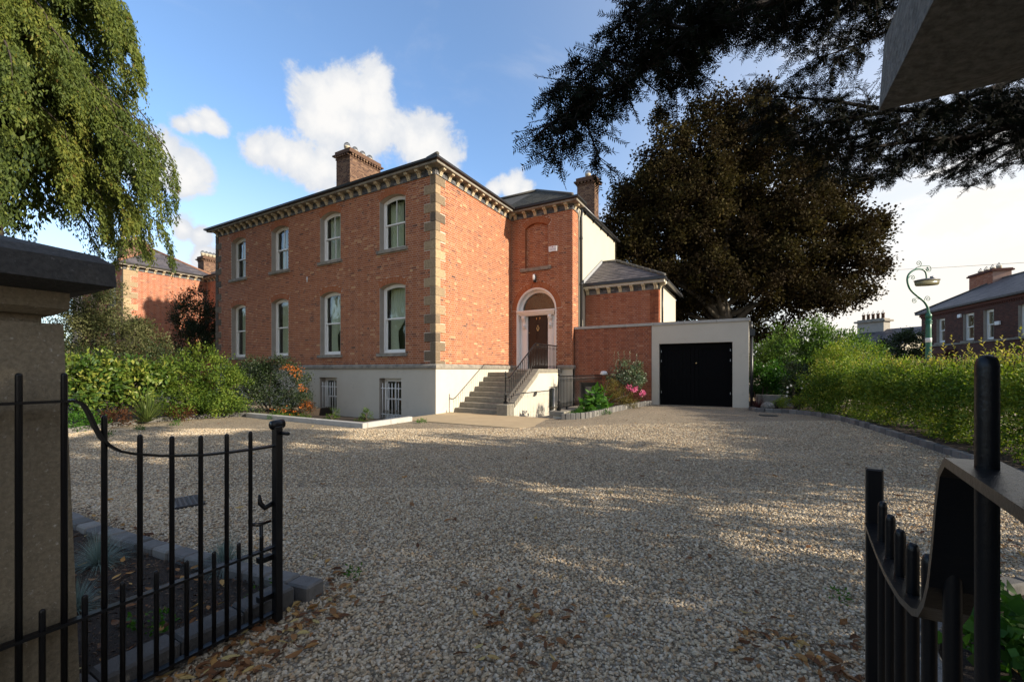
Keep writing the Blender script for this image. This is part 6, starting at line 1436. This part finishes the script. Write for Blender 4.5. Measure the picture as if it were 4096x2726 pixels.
Ux = Vector(TT(1, 0, 0)) - Vector(TT(0, 0, 0)); sv = Vector(TT(0, rz, -3.4)) - Vector(TT(0, 5.36, e)); hs = sv.length
slates(tro, TT(-.3, 5.36, e), Ux, sv.normalized(), 16, hs, lambda f: (1.5 * f, 11.5), 18, .32, MT['slate'], 0)
MB().tube([TT(-.3, 5.42, e), TT(1.2, rz + .04, -3.4), TT(16, rz + .04, -3.4)], .07, 6).build('ridge_tiles', MT['ridge'], tro)
def tchim(t0, t1, d0, d1, z0, z1, n_, m, lab):
    c = MB().prism([(t0, z0), (t1, z0), (t1, z1), (t0, z1)], d0, d1, TT).build('chimney', MT['mortar_new'], terr)
    bl = []; lay_bricks(lambda a, z, d: TT(a, z, d1 + d), 'c', t0, t1, z0, z1, [], 0, m, bl, tf=lambda: random.uniform(.3, 1)); lay_bricks(lambda a, z, d: TT(t0 - d, z, a), 'c', d0, d1, z0, z1, [], 0, m, bl, tf=lambda: random.uniform(.3, 1)); q = MB()
    for b in bl: brick_faces(q, b)
    q.build('brickwork', MT[m], c, 'stuff')
    MB().prism([(t0 - .1, z1), (t1 + .1, z1), (t1 + .1, z1 + .1), (t0 - .1, z1 + .1)], d0 - .1, d1 + .1, TT).prism([(t0 - .05, z1 + .1), (t1 + .05, z1 + .1), (t1 + .05, z1 + .17), (t0 - .05, z1 + .17)], d0 - .05, d1 + .05, TT).build('chimney_cap', MT['brick_t'], c)
    for k in range(n_):
        p = TT(t0 + (k + .5) * (t1 - t0) / n_, z1 + .17, (d0 + d1) / 2); q = MB(); q.lathe([(.13, 0), (.13, .16), (.15, .2), (.11, .2)], p, 10); q.build('chimney_pot', MT['terracotta'], c)
        q = MB(); [q.tube([Vector(p) + Vector((.13 * math.cos(a), .13 * math.sin(a), .2)), Vector(p) + Vector((0, 0, .42))], .012, 4) for a in np.arange(6) * 1.047]; q.build('bird_guard', MT['steel'], c)
tchim(-.7, 1.5, -3.8, -2.9, 5.0, 7.75, 4, 'brick_new', '')
tchim(-2.6, -1.4, -6.6, -5.8, 5.6, 6.95, 3, 'brick_new', '')
for t, z, w_, lab in ((4.08, 4.72, .3, 'small white alarm box high between the first two terrace windows'), (7.15, 3.97, .34, 'larger white alarm box right of the third terrace window')):
    a_ = thing('alarm_box', lab, 'alarm box', TT(t, z, .02)); MB().bbox(t - w_ / 2, t + w_ / 2, z - .1, z + .1, .014, .1, .015, T=lambda a, z, d: TT(a, z, d)).build('case', MT['plastic'], a_)
# single-storey bay roofs below the windows
MB().prism([(-.3, 2.5), (3.7, 2.5), (3.7, 2.75), (-.3, 2.75)], -.02, .5, TT).prism([(0, 0), (3.4, 0), (3.4, 2.5), (0, 2.5)], -.02, .4, TT).build('bay', MT['brick_t'], terr)

gy = W(3560, 1400, 37); gry = thing('grey_house', 'low house with a long dark slate roof and cream gable beyond the street lamp', 'house', (gy[0], gy[1], 0))
A, Bq = Vector(W(3455, 1345, 42)), Vector(W(3720, 1278, 37)); A.z = Bq.z = 5.35
nx = Vector((-(Bq - A).y, (Bq - A).x, 0)).normalized(); nx = nx if nx.dot(Vector(CAM) - A) > 0 else -nx
dl = (Bq - A).normalized(); e_ = nx * 4.2 + Vector((0, 0, -2.3)); f_ = -nx * 4.2 + Vector((0, 0, -2.3))
mb = MB(); slab(mb, [A + e_, Bq + e_, Bq, A], .1); slab(mb, [Bq + f_, A + f_, A, Bq], .1); gr_ = mb.build('roof', MT['slate'], gry)
sv = -e_; slates(gr_, A + e_, dl, sv.normalized(), (Bq - A).length, sv.length, lambda f: (0, (Bq - A).length), 16, .4, MT['slate'], 0)
V = [A + e_ * .94 + dl * .1, Bq + e_ * .94 - dl * .1, Bq + f_ * .94 - dl * .1, A + f_ * .94 + dl * .1]
mb = MB(); n_ = 4; mb.add([(p.x, p.y, 0) for p in V] + [(p.x, p.y, 3.45) for p in V] + [(Bq - dl * .1) - Vector((0, 0, .12)), (A + dl * .1) - Vector((0, 0, .12))], [(0, 1, 5, 4), (1, 2, 6, 5), (2, 3, 7, 6), (3, 0, 4, 7), (5, 6, 8), (7, 4, 9)]); mb.build('wall', MT['cream'], gry)
cq = A.lerp(Bq, .16); mb = MB(); qx = lambda x, y, z: tuple(cq + dl * x + nx * y + Vector((0, 0, z)))
mb.box(-1.15, 1.15, -.45, .45, -1.0, .75, T=qx); gc = mb.build('chimney', MT['reveal'], gry)
MB().box(-1.35, 1.35, -.65, .65, .75, .92, T=qx).box(-1.15, 1.15, -.45, .45, .92, 1.05, T=qx).build('chimney_cap', MT['stone'], gc)
for k in range(5):
    p = qx(-.85 + k * .42, 0, 1.05); q = MB(); q.lathe([(.13, 0), (.12, .42), (.16, .45), (.15, .52), (.1, .52)], p, 10); q.build('chimney_pot', MT['brick_old'], gc)
    q = MB(); [q.tube([Vector(p) + Vector((.13 * math.cos(a), .13 * math.sin(a), .52)), Vector(p) + Vector((0, 0, .82))], .012, 4) for a in np.arange(6) * 1.047]; q.build('bird_guard', MT['steel'], gc)
p = W(3620, 1450, 24); iv = shrub('ivy_bush', 'dark glossy ivy bush in front of the cream gable', 'shrub', (p[0], p[1], .1), [B(3600, 1400, 24, 1.0, .9, .8), B(3640, 1370, 24, .7, .8, .7), B(3570, 1420, 24, .6, .7, .5), B(3675, 1420, 24, .4, .5, .4), B(3650, 1345, 24, .4, .4, .3)], 7000, .12, 'l_dark', .2, .6, .2, .8, .3, (.1, .5, .6), 4)
wr = thing('overhead_wire', 'thin telephone wire strung across the white sky at the right', 'wire', W(3800, 1066, 20))
MB().tube([W(3200, 1098, 30), W(3480, 1084, 26), W(3800, 1068, 21.5), W(4096, 1050, 17.5), W(4500, 1020, 14)], .008, 5).build('wire', MT['wire'], wr)
# distant trees far behind the house close the horizon
for k, (px, Y, h, rr2) in enumerate(((1150 - 900, 60, 7, 5), (3450, 70, 5, 4), (2600, 62, 9, 7), (3000, 60, 8, 7), (3300, 66, 6, 6))):
    p = W(px, 1480, Y); lab = ['distant green tree beyond the neighbouring house', 'distant low tree beyond the dark slate roof', 'distant tree hidden among the beech branches at their left', 'distant tree glimpsed under the beech beside its trunk', 'distant tree glimpsed under the right side of the beech'][k]
    o = thing('tree', lab, 'tree', (p[0], p[1], 0)); P, D, T = blob_points([(p[0], p[1], h * .6, rr2, rr2, h * .4), (p[0] + 2, p[1], h * .45, rr2, rr2, h * .35)], 6000, .6, .4); n_ = len(P)
    leafmesh('crown', P, RNG.uniform(.25, .5, n_), D + RNG.normal(size=(n_, 3)), RNG.normal(size=(n_, 3)), T, MT['l_dark'], o, .7); MB().tube([(p[0], p[1], 0), (p[0], p[1], h * .6)], [.3, .15], 8).build('trunk', MT['bark_d'], o)

for k, (x, y, h, rr2) in enumerate(((-31, -28, 8, 4.2), (-40, -29, 9, 4.6), (-49, -28, 8, 4.4), (-58, -29, 12, 5.4), (-68, -28, 12, 5.4))):
    o = thing('tree', ['last', 'fourth', 'third', 'second', 'first'][k] + ' from the far end of the roadside trees across the street in front', 'tree', (x, y, 0), 'roadside trees across the street'); P, D, T = blob_points([(x, y, h * .62, rr2, rr2, h * .36), (x + 1.5, y + .5, h * .5, rr2 * .8, rr2 * .8, h * .3)], 9000, .7, .6); n_ = len(P)
    leafmesh('crown', P, RNG.uniform(.22, .45, n_), D + RNG.normal(size=(n_, 3)), RNG.normal(size=(n_, 3)), T, MT['l_dark'], o, .7); MB().tube([(x, y, 0), (x, y, h * .7)], [.28, .1], 8).build('trunk', MT['bark_d'], o)

# ------------------------------------------------------------------ gravel stones and fallen leaves
def inpoly(x, y, poly):
    poly = np.array(poly); c = np.zeros(len(x), bool); j = len(poly) - 1
    for i in range(len(poly)):
        xi, yi = poly[i]; xj, yj = poly[j]
        c ^= ((yi > y) != (yj > y)) & (x < (xj - xi) * (y - yi) / (yj - yi + 1e-12) + xi); j = i
    return c
BEDS = [[(-2, -9.36), (3.46, -9.36), (4.4, -9.32), (5.16, -9.24), (5.75, -9.17), (6.55, -9.06), (6.55, -10.9), (6.4, -12.5), (-2, -12.5)],
        [(9.64, -8.0), (9.95, -7.4), (10.46, -6.78), (11.6, -6.2), (13.4, -5.95), (13.4, -12), (9.6, -12), (9.6, -9.0)],
        [*[(x - .07, y) for x, y in KR], (20, -6), (20, 8)], [*[(x + .07, y) for x, y in KL], (-30, 0), (-30, -9.6)],
        [(-5.2, -3.52), (.6, -3.52), (.6, -1.75), (4.0, -1.68), (4.3, -1.2), (4.15, -.1), (4.3, .28), (4.9, .55), (5.15, 1.3), (5.3, 2.4), (5.9, 5.1), (5.9, 12), (-20, 12), (-20, -3.5)]]
def free(u, v):
    k = np.ones(len(u), bool)
    for b in BEDS: k &= ~inpoly(u, v, b)
    k &= ~((np.abs(u - 6.22) < .36) & (np.abs(v + 10.54) < .36)) & ~((np.abs(u - 9.59) < .36) & (np.abs(v + 10.55) < .36)) & ~((np.abs((u - 3.62) * .951 - (v + 8.55) * .309) < .21) & (np.abs((u - 3.62) * .309 + (v + 8.55) * .951) < .13))
    return k
def scatter(n, y0, y1, power=1.0, spread=1.36):
    Y = (y0 ** (power + 1) + RNG.random(n) * (y1 ** (power + 1) - y0 ** (power + 1))) ** (1 / (power + 1)); X = (RNG.random(n) * 2 - 1) * spread * Y
    u = CAM[0] + X * RX - Y * RY; v = CAM[1] + X * RY + Y * RX; return u, v, Y
u1_, v1_, _ = scatter(140000, .9, 5.2); u2_, v2_, _ = scatter(170000, 5.2, 10.5)
uu = np.concatenate([u1_, u2_]); vv = np.concatenate([v1_, v2_]); k = free(uu, vv); uu, vv = uu[k], vv[k]
def ghv(u, v):
    f = lambda x, a, b: (lambda t: t * t * (3 - 2 * t))(np.clip((x - a) / (b - a), 0, 1)); return .2 * f(u, 3, 6.5) * f(v, -4, 3)
zz = ghv(uu, vv) + RNG.uniform(-.001, .007, len(uu))
me = bpy.data.meshes.new('gravel'); me.vertices.add(len(uu)); me.vertices.foreach_set('co', np.stack([uu, vv, zz], 1).astype(np.float32).ravel())
a = me.attributes.new('tint', 'FLOAT', 'POINT'); pat = np.sin(uu * 1.9 + np.sin(vv * 1.3) * 1.7) * np.sin(vv * 2.3 + np.sin(uu * .9) * 2.1) + .6 * np.sin(uu * 5.1 + vv * 2.2) * np.sin(vv * 4.7 - uu)
a.data.foreach_set('value', np.clip(RNG.random(len(uu)) ** (1 + .35 * np.clip(pat, -.8, 1.4)), 0, 1).astype(np.float32))
a = me.attributes.new('siz', 'FLOAT', 'POINT'); a.data.foreach_set('value', (RNG.gamma(9, 1 / 9, len(uu)) * .0088).clip(.004, .017).astype(np.float32))
gv = bpy.data.objects.new('gravel_stones', me); COL.objects.link(gv); gv['kind'] = 'stuff'
ng = bpy.data.node_groups.new('gravel', 'GeometryNodeTree'); ng.interface.new_socket('Geometry', in_out='INPUT', socket_type='NodeSocketGeometry'); ng.interface.new_socket('Geometry', in_out='OUTPUT', socket_type='NodeSocketGeometry')
nn = ng.nodes.new; gi = nn('NodeGroupInput'); go = nn('NodeGroupOutput'); jn = nn('GeometryNodeJoinGeometry'); lk = ng.links.new
for s_ in range(5):
    ic = nn('GeometryNodeMeshIcoSphere'); ic.inputs['Radius'].default_value = 1; ic.inputs['Subdivisions'].default_value = 1 if s_ % 2 else 2
    sp_ = nn('GeometryNodeSetPosition'); nz = nn('ShaderNodeTexNoise'); nz.noise_dimensions = '4D'; nz.inputs['W'].default_value = s_ * 3.7; nz.inputs['Scale'].default_value = .9
    sb = nn('ShaderNodeVectorMath'); sb.operation = 'SUBTRACT'; sb.inputs[1].default_value = (.5, .5, .5); sc = nn('ShaderNodeVectorMath'); sc.operation = 'SCALE'; sc.inputs['Scale'].default_value = 1.5
    lk(nz.outputs['Color'], sb.inputs[0]); lk(sb.outputs[0], sc.inputs[0]); lk(ic.outputs['Mesh'], sp_.inputs['Geometry']); lk(sc.outputs[0], sp_.inputs['Offset'])
    tf = nn('GeometryNodeTransform'); tf.inputs['Scale'].default_value = (1.15, .85 - .06 * s_, .6 + .05 * s_); lk(sp_.outputs[0], tf.inputs['Geometry'])
    sm_ = nn('GeometryNodeSetMaterial'); sm_.inputs['Material'].default_value = MT['pebble']; lk(tf.outputs[0], sm_.inputs['Geometry'])
    ti = nn('GeometryNodeGeometryToInstance'); lk(sm_.outputs[0], ti.inputs[0]); lk(ti.outputs[0], jn.inputs[0])
mp_ = nn('GeometryNodeMeshToPoints'); lk(gi.outputs[0], mp_.inputs[0])
iop = nn('GeometryNodeInstanceOnPoints'); lk(mp_.outputs[0], iop.inputs['Points']); lk(jn.outputs[0], iop.inputs['Instance']); iop.inputs['Pick Instance'].default_value = True
rv = nn('FunctionNodeRandomValue'); rv.data_type = 'INT'; rv.inputs[4].default_value = 0; rv.inputs[5].default_value = 4; lk(rv.outputs[2], iop.inputs['Instance Index'])
rr3 = nn('FunctionNodeRandomValue'); rr3.data_type = 'FLOAT_VECTOR'; rr3.inputs[0].default_value = (-.5, -.5, 0); rr3.inputs[1].default_value = (.5, .5, 6.283); lk(rr3.outputs[0], iop.inputs['Rotation'])
na = nn('GeometryNodeInputNamedAttribute'); na.data_type = 'FLOAT'; na.inputs['Name'].default_value = 'siz'; lk(na.outputs[0], iop.inputs['Scale'])
lk(iop.outputs[0], go.inputs[0])
md = gv.modifiers.new('gravel', 'NODES'); md.node_group = ng

def leaves_on_ground(name, u, v, z, smin, smax, lift=.012):
    """curled fallen leaves: small 3 x 3 sheets bent about two axes"""
    n = len(u); s = RNG.uniform(smin, smax, n); q = RNG.random(n) * 6.283; c1 = RNG.normal(0, .5, n); c2 = RNG.normal(.3, .5, n); ti = RNG.normal(0, .25, (n, 2)); rows = []
    prof = {-1: .0, -.5: .62, 0: .8, .5: .55, 1: .02}
    for a in (-1, -.5, 0, .5, 1):
        for b in (-1, 0, 1):
            x = a * s; y = b * prof[a] * s * .5; h = lift + s * (c1 * a * a * .4 + c2 * b * b * .35 * prof[a] + ti[:, 0] * a * .5 + ti[:, 1] * b * .4) ; h = np.maximum(h, .004)
            rows.append(np.stack([u + x * np.cos(q) - y * np.sin(q), v + x * np.sin(q) + y * np.cos(q), z + h], 1))
    V = np.stack(rows, 1).reshape(-1, 3)
    F = np.concatenate([np.stack([np.arange(n) * 15 + i * 3 + j, np.arange(n) * 15 + i * 3 + j + 1, np.arange(n) * 15 + (i + 1) * 3 + j + 1, np.arange(n) * 15 + (i + 1) * 3 + j], 1) for i in range(4) for j in range(2)])
    npmesh(name, V, F, np.tile(RNG.random(n) ** 1.3, 8), MT['l_fall'], None, 'stuff', True)
u_, v_, _ = scatter(620, 1.3, 12, .6); k = free(u_, v_); u_, v_ = u_[k], v_[k]
ex, ey = [], []
for (px, py, n_, sd) in ((1180, 2470, 60, .16), (1050, 2560, 60, .16), (900, 2650, 50, .14), (800, 2700, 40, .15), (1270, 2380, 40, .13), (2130, 2480, 40, .2), (2050, 2400, 20, .2), (3250, 2600, 60, .2), (3380, 2690, 50, .15), (2000, 2650, 20, .15), (3980, 2200, 70, .35), (3900, 2090, 60, .4)):
    p = GP(px, py, .01); ex += list(RNG.normal(p[0], sd, n_)); ey += list(RNG.normal(p[1], sd, n_))
u_ = np.concatenate([u_, ex]); v_ = np.concatenate([v_, ey]); leaves_on_ground('fallen_leaves', u_, v_, ghv(u_, v_) + .008, .014, .042)
# bark mulch and leaves in the gate beds
mu, mv = RNG.uniform(3.0, 6.38, 9000), RNG.uniform(-10.9, -9.2, 9000)
mq = RNG.random(9000) * 6.283; sz = RNG.uniform(.012, .035, 9000)
leafmesh('bark_mulch', np.stack([mu, mv, .036 + RNG.random(9000) * .02], 1), sz, np.stack([np.cos(mq), np.sin(mq), RNG.normal(0, .25, 9000)], 1), np.stack([RNG.normal(0, .4, 9000), RNG.normal(0, .4, 9000), np.ones(9000)], 1), RNG.random(9000),
         mat('bark_chip', None, .9, stops=G((.03, .02, .013), (.08, .05, .032), (.16, .10, .06))), None, .35, 'stuff')
mu, mv = RNG.uniform(3.4, 6.38, 380), RNG.uniform(-10.9, -9.2, 380); leaves_on_ground('bed_leaves', mu, mv, np.full(380, .05), .014, .042)
mu, mv = RNG.uniform(9.75, 12, 160), RNG.uniform(-9.5, -6.9, 160); leaves_on_ground('bed_leaves', mu, mv, np.full(160, .05), .014, .04)
